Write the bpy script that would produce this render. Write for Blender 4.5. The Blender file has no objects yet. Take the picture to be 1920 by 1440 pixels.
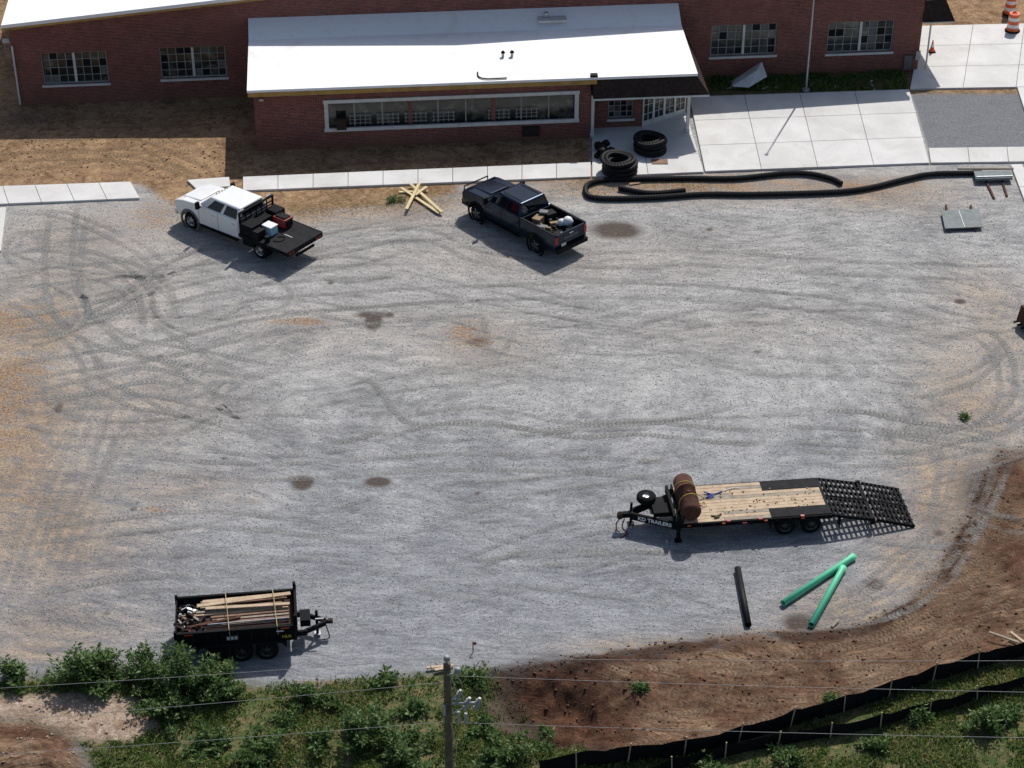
import bpy, math, random
import numpy as np
from mathutils import Vector, Matrix
random.seed(7); rng=np.random.default_rng(7)
S=bpy.context.scene
S.view_settings.view_transform='Standard'
try: S.view_settings.look='None'
except: pass
S.view_settings.exposure=0
# ---------------------------------------------------------------- survey
FP=3880.0; TH=math.radians(33.8); CH=48.0; CY=-71.7
sT,cT=math.sin(TH),math.cos(TH)
def gp(u,v,z=0.0):
    """survey mark -> point in metres on the level z"""
    a=(u-960)/FP; b=(720-v)/FP
    t=(CH-z)/(sT-b*cT)
    return Vector((a*t, CY+t*(cT+b*sT), z))
# ---------------------------------------------------------------- materials
def nodes(name):
    m=bpy.data.materials.new(name); m.use_nodes=True
    nt=m.node_tree; b=nt.nodes['Principled BSDF']
    return m,nt,b
class NT:
    def __init__(s,nt): s.nt=nt
    def n(s,t,**k):
        x=s.nt.nodes.new(t)
        for a,v in k.items(): setattr(x,a,v)
        return x
    def set(s,sock,v):
        if isinstance(v,bpy.types.NodeSocket): s.nt.links.new(v,sock)
        elif isinstance(v,(tuple,list)):
            sock.default_value=tuple(v)+((1,) if len(v)==3 and len(sock.default_value)==4 else ())
        else: sock.default_value=v
    def math(s,op,a,b=0.0,c=None,clamp=False):
        x=s.n('ShaderNodeMath',operation=op,use_clamp=clamp); s.set(x.inputs[0],a); s.set(x.inputs[1],b)
        if c is not None: s.set(x.inputs[2],c)
        return x.outputs[0]
    def mix(s,f,a,b,mode='MIX'):
        x=s.n('ShaderNodeMix',data_type='RGBA',blend_type=mode); s.set(x.inputs[0],f); s.set(x.inputs[6],a); s.set(x.inputs[7],b)
        return x.outputs[2]
    def noise(s,vec,scale,detail=4,rough=.55,dist=0,dim='3D'):
        x=s.n('ShaderNodeTexNoise',noise_dimensions=dim)
        if vec is not None: s.set(x.inputs['Vector'],vec)
        x.inputs['Scale'].default_value=scale; x.inputs['Detail'].default_value=detail
        x.inputs['Roughness'].default_value=rough; x.inputs['Distortion'].default_value=dist
        return x.outputs['Fac']
    def rng(s,v,a,b,c=0.0,d=1.0,smooth=False):
        x=s.n('ShaderNodeMapRange',interpolation_type='SMOOTHSTEP' if smooth else 'LINEAR')
        s.set(x.inputs[0],v)
        for i,k in zip((1,2,3,4),(a,b,c,d)): s.set(x.inputs[i],k)
        return x.outputs[0]
    def attr(s,name,out='Fac'):
        x=s.n('ShaderNodeAttribute',attribute_name=name); return x.outputs[out]
    def bump(s,h,strength,dist):
        x=s.n('ShaderNodeBump'); s.set(x.inputs['Height'],h); x.inputs['Strength'].default_value=strength; x.inputs['Distance'].default_value=dist
        return x.outputs[0]
def mat(name,col,rough=.6,var=.25,scale=6,metal=0,bump=0,col2=None,coat=0,spec=.5,tint=None):
    m,nt,b=nodes(name); g=NT(nt)
    tc=g.n('ShaderNodeTexCoord').outputs['Object']
    n1=g.noise(tc,scale,5,.65); n2=g.noise(tc,scale*7,2,.6)
    f=g.math('ADD',g.math('MULTIPLY',n1,.7),g.math('MULTIPLY',n2,.3))
    f=g.rng(f,.35,.65)
    c2=col2 if col2 else tuple(c*(1-var) for c in col)
    c1=col if col2 else tuple(min(1,c*(1+var*.5)) for c in col)
    g.set(b.inputs['Base Color'],g.mix(f,c2,c1))
    b.inputs['Roughness'].default_value=rough; b.inputs['Metallic'].default_value=metal
    b.inputs['Specular IOR Level'].default_value=spec
    if tint: b.inputs['Specular Tint'].default_value=tuple(tint)+(1,)
    if coat: b.inputs['Coat Weight'].default_value=coat; b.inputs['Coat Roughness'].default_value=.05
    if bump: g.set(b.inputs['Normal'],g.bump(n2,bump,.02))
    return m
M={}
M['white_paint']=mat('white_paint',(.80,.80,.79),.35,.06,2,coat=.3)
M['black_paint']=mat('black_paint',(.004,.006,.014),.12,.2,2,spec=.5,tint=(.50,.70,1))  # bluish specular tint put in to colour reflections like blue sky
M['black_steel']=mat('black_steel',(.009,.009,.011),.7,.5,8,spec=.1)
M['deck_steel']=mat('deck_steel',(.018,.018,.021),.75,.6,3,spec=.12)
M['rubber']=mat('rubber',(.012,.012,.013),.9,.4,8,spec=.1)
M['dark_plastic']=mat('dark_plastic',(.009,.009,.010),.7,.3,8,spec=.15)
M['grey_plastic']=mat('grey_plastic',(.12,.12,.125),.6,.3,8)
M['glass']=mat('vehicle_glass',(.006,.008,.012),.05,.3,3,tint=(.7,.85,1))
M['chrome']=mat('chrome_steel',(.6,.6,.6),.25,.1,5,metal=1)
M['rim']=mat('alloy_rim',(.36,.36,.37),.35,.2,5,metal=.8)
M['rimdark']=mat('dark_rim',(.05,.05,.05),.4,.3,5,metal=.6)
M['red_lens']=mat('red_lens',(.35,.01,.01),.3,.2,5)
M['red']=mat('red_paint',(.26,.014,.014),.5,.3,5)
M['lamp']=mat('lamp_lens',(.6,.6,.6),.15,.1,5)
M['blue_white']=mat('pale_blue_plastic',(.42,.60,.68),.5,.1,5)
M['wood']=mat('weathered_lumber',(.56,.43,.29),.8,.3,3,col2=(.35,.25,.16))
M['wood2']=mat('reddish_lumber',(.28,.16,.10),.8,.3,3,col2=(.13,.075,.05))
M['wood_new']=mat('new_lumber',(.62,.50,.27),.75,.2,3)
M['wood_grey']=mat('grey_lumber',(.38,.32,.25),.85,.3,5,col2=(.2,.165,.125))
M['rust']=mat('rusty_steel',(.13,.058,.038),.85,.4,4,col2=(.045,.024,.018),spec=.15)
M['rust2']=mat('dark_rusty_steel',(.07,.042,.033),.8,.4,9,col2=(.025,.02,.018),spec=.15)
M['green_pipe']=mat('green_pvc',(.13,.64,.36),.45,.10,3)
M['black_pipe']=mat('black_hdpe',(.009,.009,.011),.6,.3,4,spec=.2)
M['yellow']=mat('yellow_webbing',(.50,.38,.06),.7,.2,6)
M['pale_strap']=mat('faded_webbing',(.46,.37,.19),.8,.2,6)
M['blue']=mat('blue_webbing',(.02,.05,.35),.7,.2,6)
M['orange']=mat('safety_orange',(.75,.12,.02),.5,.15,6)
M['refl_white']=mat('reflective_white',(.75,.75,.75),.5,.1,6)
M['card']=mat('cardboard',(.28,.19,.11),.85,.2,4)
M['galv']=mat('galvanised_steel',(.38,.40,.42),.45,.25,6,metal=.6)
M['panel_grey']=mat('grey_form_panel',(.20,.225,.22),.7,.25,3,spec=.2)
M['fabric']=mat('silt_fabric',(.010,.011,.013),.85,.4,3,spec=.1)
M['pole_wood']=mat('pole_wood',(.16,.13,.10),.9,.35,5,col2=(.08,.065,.05))
M['porcelain']=mat('grey_porcelain',(.36,.38,.40),.3,.15,6)
M['wire']=mat('aluminium_wire',(.30,.30,.30),.5,.1,6)
M['frame_white']=mat('white_trim',(.60,.60,.58),.6,.2,2)
M['muntin']=mat('steel_muntin',(.30,.31,.29),.6,.3,4)
M['fascia']=mat('ochre_fascia',(.42,.25,.07),.8,.3,2)
M['stem']=mat('plant_stem',(.12,.11,.045),.9,.3,5)
M['shingle']=mat('brown_shingle',(.040,.028,.025),.9,.5,5,bump=.5,spec=.15)
M['rock']=mat('stone',(.36,.29,.22),.9,.4,1.5,col2=(.22,.13,.08))
M['pebble']=mat('gravel_stone',(.42,.42,.42),.9,.6,1.5,spec=.2)
M['claylump']=mat('clay_lump',(.16,.088,.056),.95,.4,1.5,spec=.1)
def roof_mat():
    m,nt,b=nodes('white_roof_membrane'); g=NT(nt); tc=g.n('ShaderNodeTexCoord').outputs['Object']
    n=g.noise(tc,.35,5,.6,.8); n2=g.noise(tc,2.5,4,.7)
    c=g.mix(g.rng(n,.54,.72,0,.6),(.86,.86,.86),(.66,.60,.53))
    c=g.mix(g.rng(n2,.55,.78,0,.3),c,(.5,.46,.41))
    sx=g.n('ShaderNodeSeparateXYZ'); g.set(sx.inputs[0],tc)
    seam=g.math('ABSOLUTE',g.math('SUBTRACT',g.math('FRACT',g.math('MULTIPLY',sx.outputs[1],.37)),.5))
    c=g.mix(g.rng(seam,.0,.012,.3,0),c,(.5,.48,.46))
    g.set(b.inputs['Base Color'],c); b.inputs['Roughness'].default_value=.6
    g.set(b.inputs['Normal'],g.bump(g.noise(tc,1.2,3),.4,.08)); return m
M['roof']=roof_mat()
def brick_mat():
    m,nt,b=nodes('red_brick'); g=NT(nt); tc=g.n('ShaderNodeTexCoord').outputs['Object']
    sx=g.n('ShaderNodeSeparateXYZ'); g.set(sx.inputs[0],tc)
    cx=g.n('ShaderNodeCombineXYZ'); g.set(cx.inputs[0],g.math('ADD',sx.outputs[0],sx.outputs[1])); g.set(cx.inputs[1],sx.outputs[2])
    br=g.n('ShaderNodeTexBrick'); g.set(br.inputs['Vector'],cx.outputs[0])
    br.inputs['Scale'].default_value=1; br.inputs['Brick Width'].default_value=.23; br.inputs['Row Height'].default_value=.08; br.inputs['Mortar Size'].default_value=.011
    br.inputs['Color1'].default_value=(.26,.062,.048,1); br.inputs['Color2'].default_value=(.09,.024,.023,1); br.inputs['Mortar'].default_value=(.29,.20,.17,1)
    n=g.noise(tc,.8,5,.7); n3=g.noise(tc,.25,3,.5)
    c=g.mix(g.rng(n,.35,.7,0,.5),br.outputs[0],(.10,.034,.030))
    c=g.mix(g.rng(n3,.5,.7,0,.35),c,(.26,.11,.09))
    low=g.rng(g.math('ADD',sx.outputs[2],g.math('MULTIPLY',g.math('SUBTRACT',n,.5),.8)),0,.55,.55,0)
    c=g.mix(low,c,(.20,.10,.055))
    g.set(b.inputs['Base Color'],c); b.inputs['Roughness'].default_value=.9; b.inputs['Specular IOR Level'].default_value=.2
    g.set(b.inputs['Normal'],g.bump(br.outputs[1],-.4,.01)); return m
M['brick']=brick_mat()
def conc_mat():
    m,nt,b=nodes('concrete'); g=NT(nt); tc=g.n('ShaderNodeTexCoord').outputs['Object']
    n=g.noise(tc,.5,6,.65,.6); n2=g.noise(tc,9,4,.7)
    r=g.attr('rnd')
    c=g.mix(g.rng(n,.35,.7),(.69,.68,.655),(.54,.525,.50))
    c=g.mix(g.rng(n2,.5,.8,0,.35),c,(.38,.36,.33))
    c=g.mix(g.rng(r,0,1,0,.22),c,(.46,.45,.42))
    c=g.mix(g.rng(g.noise(tc,.9,5,.7,1.0),.6,.72,0,.35),c,(.42,.33,.25))
    g.set(b.inputs['Base Color'],c); b.inputs['Roughness'].default_value=.85; return m
M['concrete']=conc_mat()
def wglass():
    m,nt,b=nodes('window_glass'); g=NT(nt); tc=g.n('ShaderNodeTexCoord').outputs['Object']
    n=g.noise(tc,1.3,4,.6,.5)
    c=g.mix(g.rng(n,.50,.66,0,.8),(.016,.020,.020),(.14,.135,.11))
    g.set(b.inputs['Base Color'],c); b.inputs['Roughness'].default_value=.12; return m
M['wglass']=wglass()
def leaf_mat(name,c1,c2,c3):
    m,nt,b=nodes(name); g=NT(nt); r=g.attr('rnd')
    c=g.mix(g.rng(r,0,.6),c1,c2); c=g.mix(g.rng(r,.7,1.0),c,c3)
    g.set(b.inputs['Base Color'],c); b.inputs['Roughness'].default_value=.55; b.inputs['Specular IOR Level'].default_value=.3
    tr=g.n('ShaderNodeBsdfTranslucent'); g.set(tr.inputs[0],c)
    mx=g.n('ShaderNodeMixShader'); mx.inputs[0].default_value=.35
    nt.links.new(b.outputs[0],mx.inputs[1]); nt.links.new(tr.outputs[0],mx.inputs[2])
    nt.links.new(mx.outputs[0],nt.nodes['Material Output'].inputs[0]); return m
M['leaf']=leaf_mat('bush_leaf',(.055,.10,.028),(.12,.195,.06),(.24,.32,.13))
M['grass']=leaf_mat('grass_blade',(.062,.105,.022),(.13,.20,.045),(.30,.29,.12))
M['straw']=leaf_mat('straw',(.30,.24,.12),(.42,.34,.18),(.52,.45,.27))
# ---------------------------------------------------------------- mesh builder
class MB:
    def __init__(s): s.v=[];s.f=[];s.m=[];s.s=[];s.mats=[];s.r=[]
    def add(s,vs,fs,mt,smooth=False,M4=None,r=None):
        o=len(s.v)
        if M4 is not None: vs=[M4@Vector(v) for v in vs]
        s.v+= [tuple(v) for v in vs]
        if mt not in s.mats: s.mats.append(mt)
        k=s.mats.index(mt); rr=random.random() if r is None else r
        for f in fs: s.f.append([i+o for i in f]); s.m.append(k); s.s.append(smooth)
        s.r+=[rr]*len(vs)
    def box(s,c,d,mt,rot=None,M4=None):
        x,y,z=[q/2 for q in d]
        vs=[Vector(p) for p in ((-x,-y,-z),(x,-y,-z),(x,y,-z),(-x,y,-z),(-x,-y,z),(x,-y,z),(x,y,z),(-x,y,z))]
        if rot is not None: vs=[rot@v for v in vs]
        vs=[v+Vector(c) for v in vs]
        s.add(vs,[(0,3,2,1),(4,5,6,7),(0,1,5,4),(1,2,6,5),(2,3,7,6),(3,0,4,7)],mt,M4=M4)
    def hexa(s,vs,mt):
        s.add(vs,[(0,3,2,1),(4,5,6,7),(0,1,5,4),(1,2,6,5),(2,3,7,6),(3,0,4,7)],mt)
    def prism(s,prof,y0,y1,mt):
        n=len(prof)
        vs=[(x,y0,z) for x,z in prof]+[(x,y1,z) for x,z in prof]
        s.add(vs,[list(range(n)),list(range(2*n-1,n-1,-1))]+[(i,(i+1)%n,n+(i+1)%n,n+i) for i in range(n)],mt)
    def cyl(s,p0,p1,r,mt,n=14,r2=None,caps=True,hollow=False):
        p0=Vector(p0);p1=Vector(p1); r2=r if r2 is None else r2
        d=(p1-p0).normalized(); a=d.orthogonal().normalized(); b=d.cross(a)
        vs=[];
        for p,q in ((p0,r),(p1,r2)):
            for i in range(n):
                t=2*math.pi*i/n; vs.append(p+(a*math.cos(t)+b*math.sin(t))*q)
        s.add(vs,[(i,(i+1)%n,n+(i+1)%n,n+i) for i in range(n)],mt,True)
        if caps:
            s.add(vs[:n],[list(range(n-1,-1,-1))],mt); s.add(vs[n:],[list(range(n))],mt)
    def lathe(s,prof,c,axis,mt,n=24,smooth=True):
        c=Vector(c); d=Vector(axis).normalized(); a=d.orthogonal().normalized(); b=d.cross(a); k=len(prof)
        vs=[]
        for i in range(n):
            t=2*math.pi*i/n; e=a*math.cos(t)+b*math.sin(t)
            for r,h in prof: vs.append(c+e*r+d*h)
        fs=[]
        for i in range(n):
            j=(i+1)%n
            for q in range(k-1): fs.append((i*k+q,j*k+q,j*k+q+1,i*k+q+1))
        s.add(vs,fs,mt,smooth)
    def tube(s,path,r,mt,n=8,corr=0,closed=False):
        P=[Vector(p) for p in path]; k=len(P); vs=[]
        for i in range(k):
            d=(P[min(i+1,k-1)]-P[max(i-1,0)]).normalized()
            if abs(d.z)>.95: a=Vector((1,0,0)).cross(d).normalized()
            else: a=Vector((0,0,1)).cross(d).normalized()
            b=d.cross(a); q=r*(1+(corr if i%2 else -corr))
            for j in range(n):
                t=2*math.pi*j/n; vs.append(P[i]+(a*math.cos(t)+b*math.sin(t))*q)
        fs=[(i*n+j,i*n+(j+1)%n,(i+1)*n+(j+1)%n,(i+1)*n+j) for i in range(k-1) for j in range(n)]
        s.add(vs,fs,mt,corr==0)
        s.add(vs[:n],[list(range(n))],mt); s.add(vs[-n:],[list(range(n))],mt)
    def quad(s,a,b,c,d,mt): s.add([a,b,c,d],[(0,1,2,3)],mt)
    def obj(s,name,parent=None,bevel=0,seg=2,loc=None,rz=0,recalc=True):
        me=bpy.data.meshes.new(name); me.from_pydata(s.v,[],s.f)
        for m in s.mats: me.materials.append(M[m])
        me.polygons.foreach_set('material_index',s.m); me.polygons.foreach_set('use_smooth',s.s)
        at=me.attributes.new('rnd','FLOAT','POINT'); at.data.foreach_set('value',s.r)
        me.update()
        if recalc:
            import bmesh
            bm=bmesh.new(); bm.from_mesh(me); bmesh.ops.recalc_face_normals(bm,faces=bm.faces); bm.to_mesh(me); bm.free()
        o=bpy.data.objects.new(name,me); S.collection.objects.link(o)
        if parent: o.parent=parent
        if loc is not None: o.location=loc
        o.rotation_euler[2]=rz
        if bevel:
            b=o.modifiers.new('bevel','BEVEL'); b.width=bevel; b.segments=seg; b.limit_method='ANGLE'; b.angle_limit=math.radians(35)
        return o
def empty(name,loc=(0,0,0),rz=0):
    o=bpy.data.objects.new(name,None); S.collection.objects.link(o); o.location=loc; o.rotation_euler[2]=rz; o.empty_display_size=.3; return o
def spline(pts,step=.25):
    P=[Vector(p) for p in pts]; P=[P[0]*2-P[1]]+P+[P[-1]*2-P[-2]]; out=[]
    for i in range(1,len(P)-2):
        n=max(2,int((P[i+1]-P[i]).length/step))
        for j in range(n):
            t=j/n; a,b,c,d=P[i-1:i+3]
            out.append(.5*((2*b)+(c-a)*t+(2*a-5*b+4*c-d)*t*t+(-a+3*b-3*c+d)*t**3))
    out.append(P[-2]); return out
# ---------------------------------------------------------------- numpy fields
def h2(i,j,s):
    n=(i.astype(np.int64)*374761393+j.astype(np.int64)*668265263+s*1442695)&0xffffffff
    n=((n^(n>>13))*1274126177)&0xffffffff
    return ((n^(n>>16))&0xffff)/65535.0
def vn(x,y,s=0):
    i=np.floor(x);j=np.floor(y);u=x-i;v=y-j;u=u*u*(3-2*u);v=v*v*(3-2*v)
    return (h2(i,j,s)*(1-u)+h2(i+1,j,s)*u)*(1-v)+(h2(i,j+1,s)*(1-u)+h2(i+1,j+1,s)*u)*v
def fbm(x,y,s=0,o=4):
    r=0;a=.5;t=0
    for k in range(o): r=r+a*vn(x*2**k,y*2**k,s+k); t+=a; a*=.5
    return r/t
def sdf(poly,X,Y):
    d=np.full(X.shape,1e9); ins=np.zeros(X.shape,bool); n=len(poly)
    for k in range(n):
        ax,ay=poly[k][0],poly[k][1]; bx,by=poly[(k+1)%n][0],poly[(k+1)%n][1]
        ex,ey=bx-ax,by-ay; L=ex*ex+ey*ey+1e-12
        t=np.clip(((X-ax)*ex+(Y-ay)*ey)/L,0,1)
        d=np.minimum(d,np.hypot(X-ax-t*ex,Y-ay-t*ey))
        c=((ay>Y)!=(by>Y))&(X<(bx-ax)*(Y-ay)/(by-ay+1e-12)+ax); ins^=c
    return np.where(ins,d,-d)
def W(l): return [gp(*p) for p in l]
clayP=W([(945,1262),(1010,1250),(1080,1242),(1210,1225),(1330,1208),(1450,1196),(1560,1192),(1640,1178),(1715,1135),(1775,1070),(1820,980),(1855,900),(1890,855),(1970,830),(2300,860),(2300,1130),(1920,1228),(1700,1292),(1500,1352),(1330,1402),(1160,1425),(1120,1400),(1050,1372),(990,1320)])
grassP=W([(-900,1275),(0,1275),(120,1265),(330,1258),(430,1278),(560,1288),(640,1280),(760,1266),(900,1252),(950,1268),(990,1315),(1050,1368),(1130,1405),(1330,1402),(1700,1292),(1920,1228),(2300,1130),(3000,1130),(3000,2400),(-900,2400)])
sandP=W([(-80,1308),(60,1302),(200,1302),(270,1320),(295,1360),(240,1388),(150,1388),(60,1352),(-80,1348)])
rubP=W([(-80,1345),(60,1350),(140,1385),(170,1440),(160,1500),(-80,1500)])
yardP=W([(-900,150),(25,100),(700,20),(1110,100),(1110,338),(860,348),(850,362),(700,385),(560,395),(440,402),(330,385),(262,345),(0,352),(-900,390)])
stripP=W([(1290,60),(1705,60),(1706,168),(1290,182)])
def sm(x,a,b):
    t=np.clip((x-a)/(b-a),0,1); return t*t*(3-2*t)
pit=gp(1045,1325)
def fields(X,Y):
    c=sdf(clayP,X,Y); r=sdf(rubP,X,Y); g=sdf(grassP,X,Y)
    return c,r,np.minimum(g,-r)
def hgt(X,Y,F=None):
    X=np.asarray(X,float);Y=np.asarray(Y,float)
    c,r,g=F if F else fields(X,Y)
    wc=sm(c,-.3,2.0); wr=sm(r,-.2,1.2); wg=sm(g,0,1.5)
    z=(fbm(X*.35,Y*.35,5)-.5)*.05
    z=z+wc*((fbm(X*.5,Y*.5,1)-.5)*.45)+wc*(fbm(X*2.2,Y*2.2,2)-.5)*.20
    edge=np.exp(-(c/.45)**2)*sm(Y,-30,-9)*sm(-Y,6,10)
    z=z+edge*(fbm(X*2,Y*2,9)-.25)*.34
    pp=((X-pit.x)/2.4)**2+((Y-pit.y)/1.7)**2
    z=z-1.0*np.exp(-pp**1.5)+ .8*np.exp(-pp*.6)*(fbm(X*1.6,Y*1.6,4)-.5)
    z=z+wr*((fbm(X*.9,Y*.9,6)-.3)*1.1)
    z=z+wg*((fbm(X*.6,Y*.6,8)-.5)*.35)
    return z
def h1(x,y): return float(hgt(np.array([x]),np.array([y]))[0])
def axis(lo,hi,st,far):
    c=list(np.arange(lo,hi+1e-6,st)); d=st;x=c[-1]
    while x<far: d*=1.35; x+=d; c.append(x)
    d=st;x=c[0];l=[]
    while x>-far: d*=1.35; x-=d; l.append(x)
    return np.array(l[::-1]+c)
xs=axis(-30,30,.12,900); ys=axis(-25,34,.12,900)
X,Y=np.meshgrid(xs,ys); nx,ny=len(xs),len(ys)
X=X.ravel();Y=Y.ravel(); Fd=fields(X,Y); Z=hgt(X,Y,Fd)
far=sm(np.hypot(X,Y),60,200); Z=Z*(1-far)
me=bpy.data.meshes.new('ground')
me.vertices.add(nx*ny); me.vertices.foreach_set('co',np.stack([X,Y,Z],1).ravel())
i=np.arange((nx-1)*(ny-1)); ix=i%(nx-1); iy=i//(nx-1); a=iy*nx+ix
q=np.stack([a,a+1,a+1+nx,a+nx],1).ravel()
me.loops.add(len(q)); me.loops.foreach_set('vertex_index',q)
me.polygons.add(len(i)); me.polygons.foreach_set('loop_start',np.arange(len(i))*4)
me.polygons.foreach_set('use_smooth',np.ones(len(i),bool))
me.update(calc_edges=True)
def blobs(L):
    r=np.zeros(X.shape)
    for (u,v,a,b,w) in L:
        c=gp(u,v); rx=(gp(u+a,v)-c).length; ry=(gp(u,v-b)-gp(u,v+b)).length/2
        r=np.maximum(r,w*np.exp(-((X-c.x)/rx)**2-((Y-c.y)/ry)**2))
    return r
gr=np.maximum(Fd[2],np.maximum(-Y-37,np.maximum(np.abs(X)-70,Y-52)))
rim=np.exp(-((Fd[0]-.05)/.30)**2)*sm(-Y,3,9)*1.25*sm(fbm(X*.8,Y*.8,77),.3,.55)
darkL=[(567,905,19,12,1.8),(560,899,28,7,1.0),(708,904,24,9,1.7),(700,602,15,15,1.8),(698,590,36,7,1.1),(1155,432,44,16,1.5),(1500,1168,30,16,1.5),(1640,1095,22,12,1.1),(895,640,24,10,.7),(1850,930,60,60,1.0),(1880,1020,50,90,.9),(1820,1120,60,40,.7),(1040,1330,110,75,2.6),(1000,1275,70,24,2.2),(1100,1375,70,34,2.4),(1900,900,40,60,1.0),(40,225,80,25,.6),(1760,1000,14,8,.9),(110,765,8,10,1.2),(1800,565,12,5,1.2),(40,1380,90,22,.8),(1200,1235,60,10,1.2),(1420,660,10,4,.9),(895,925,6,4,1.2),(1330,430,8,4,1.0),(250,955,8,4,1.0),(420,860,7,4,.9),(1080,610,8,4,.8),(1550,960,7,4,.9),(980,1010,7,4,.8),(620,530,8,4,.9),(200,1150,10,5,.7),(1290,560,7,3,.9),(300,668,9,4,1.0),(730,590,9,5,1.2)]  # blobs around the pit paint excavation shade into the colour; others are ground tone
att={'clay':np.maximum(Fd[0],Fd[1]),'grass':gr,'sand':sdf(sandP,X,Y),'yard':np.maximum(sdf(yardP,X,Y),Y-(27.5)) ,'strip':sdf(stripP,X,Y),
 'tan':blobs([(0,860,170,220,1.4),(-40,700,140,140,1.6),(60,1000,220,120,1.1),(200,760,240,120,.65),(1830,760,110,160,.9),(1790,980,90,170,1.4),(1640,1160,170,60,1.1),(1880,650,90,110,.7),(1480,1205,180,30,1.2),(1720,1080,90,90,1.2),
   (60,620,110,80,1.3),(200,440,260,70,.6),(150,540,220,120,.6),(620,395,300,35,.9),(1300,350,420,30,1.2),(1650,360,150,35,1.0),(900,640,140,60,.6),(300,920,190,50,.6),(100,1180,200,70,.7),(1000,480,500,60,.35),(1240,1215,170,22,1.0),(60,1220,100,30,.9),(1850,560,90,60,.7),(1330,1000,60,30,.2),(620,620,500,70,.3),(1400,620,300,50,.25)]),
 'ochre':blobs([(-10,745,75,60,1.3),(40,690,70,20,.9),(0,600,80,30,1.1),(90,590,50,10,.7),(0,830,60,40,.8),(60,940,80,14,.5),(872,622,38,24,.95),(900,640,24,14,.9),(300,400,60,40,.6),(560,398,90,20,.75),(770,372,110,28,.8),(1290,348,210,15,.9),(1110,345,40,28,.7),(1600,350,90,16,.7),(1780,170,50,10,.6),(1700,345,50,15,.6),(570,603,60,7,1.2),(300,955,34,9,1.0),(470,940,20,5,.6),(610,1283,70,9,1),(1720,1420,70,24,1.2),(1900,1400,40,25,1),(470,1320,40,12,.9),(660,1360,50,12,.8),(1830,880,40,30,.6)]),
 'dark':np.maximum(blobs(darkL),rim),
 'pale':blobs([(740,790,30,30,.6),(320,555,60,16,.8),(120,690,60,14,.5),(240,460,60,90,.5),(1300,700,420,70,.25),(150,400,130,20,.5),(800,520,500,50,.25),(1700,1000,60,60,.2)]),
 'patch':sdf(W([(1706,166),(1907,162),(1945,277),(1740,279)]),X,Y)}
for k,v in att.items():
    at=me.attributes.new(k,'FLOAT','POINT'); at.data.foreach_set('value',v.astype(np.float32))
wx_=(fbm(X*.09,Y*.09,51)-.5)*7; wy_=(fbm(X*.09+9,Y*.14,52)-.5)*7
Xw=X+wx_; Yw=Y+wy_
ang=np.arctan2((Yw+2)*1.0,Xw/2.4); t=((np.abs(Xw+1)/2.5)**2.4+np.abs(Yw+2)**2.4)**(1/2.4)
fl=np.stack([np.cos(ang)*t*.30+X*.06,np.sin(ang)*t*.30,t*1.0],1)
at=me.attributes.new('flow','FLOAT_VECTOR','POINT'); at.data.foreach_set('vector',fl.astype(np.float32).ravel())
ground=bpy.data.objects.new('ground',me); S.collection.objects.link(ground)
m,nt,b=nodes('gravel_and_soil'); g=NT(nt)
P=g.n('ShaderNodeTexCoord').outputs['Object']
flow=g.attr('flow','Vector')
mp=g.n('ShaderNodeMapping'); g.set(mp.inputs[0],P); mp.inputs['Scale'].default_value=(.6,1.3,1); mp.inputs['Rotation'].default_value=(0,0,.12)
st=g.noise(flow,3.4,7,.76,.3); st2=g.noise(P,.28,3,.6,.4)
mid=g.noise(mp.outputs[0],1.6,8,.78,.2); fine=g.noise(P,9,4,.9); vf=g.noise(P,26,2,.8)
k=g.math('ADD',g.math('MULTIPLY',st,.42),g.math('ADD',g.math('MULTIPLY',st2,.20),g.math('MULTIPLY',mid,.38)))
k=g.rng(k,.41,.59)
sepP=g.n('ShaderNodeSeparateXYZ'); g.set(sepP.inputs[0],P)
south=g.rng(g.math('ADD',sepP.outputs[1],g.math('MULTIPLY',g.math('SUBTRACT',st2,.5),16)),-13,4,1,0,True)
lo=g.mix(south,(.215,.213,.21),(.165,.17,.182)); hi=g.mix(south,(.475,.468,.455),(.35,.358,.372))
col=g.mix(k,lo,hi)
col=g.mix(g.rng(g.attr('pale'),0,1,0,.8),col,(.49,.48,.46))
def wmask(name,amp,w,off=0.0,ns=mid,k2=.5):
    nn=g.math('ADD',g.math('MULTIPLY',g.math('SUBTRACT',ns,.5),amp),g.math('MULTIPLY',g.math('SUBTRACT',fine,.5),amp*k2))
    return g.rng(g.math('ADD',g.math('ADD',g.attr(name),nn),off),-w,w,0,1,True)
tn=g.rng(g.math('MULTIPLY',g.attr('tan'),g.rng(g.math('ADD',g.math('MULTIPLY',st,.5),g.math('MULTIPLY',mid,.5)),.42,.55,.28,1.1)),0,1,0,.95)
col=g.mix(tn,col,g.mix(k,(.20,.14,.098),(.43,.34,.25)))
oc=g.rng(g.math('MULTIPLY',g.attr('ochre'),g.rng(g.math('ADD',g.math('MULTIPLY',st,.4),g.math('MULTIPLY',mid,.6)),.43,.55,.2,1.2)),.15,.75,0,.8)
col=g.mix(oc,col,g.mix(g.rng(fine,.4,.6),(.185,.105,.06),(.38,.26,.165)))
pt_=wmask('patch',.2,.1); col=g.mix(pt_,col,g.mix(mid,(.12,.125,.135),(.25,.255,.265)))
yd=wmask('yard',.8,.35)
ymid=g.noise(P,2.2,6,.75,.8)
ybig=g.noise(P,.4,4,.6,.5)
col=g.mix(yd,col,g.mix(g.rng(g.math('ADD',g.math('MULTIPLY',ymid,.65),g.math('MULTIPLY',ybig,.35)),.40,.60),(.15,.088,.05),(.40,.265,.15)))
sp=wmask('strip',.3,.2)
col=g.mix(sp,col,g.mix(g.rng(ymid,.4,.6),(.05,.075,.02),(.16,.11,.06)))
cn=g.noise(flow,3.0,7,.76,.8)
cm=wmask('clay',2.4,.55)
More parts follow.
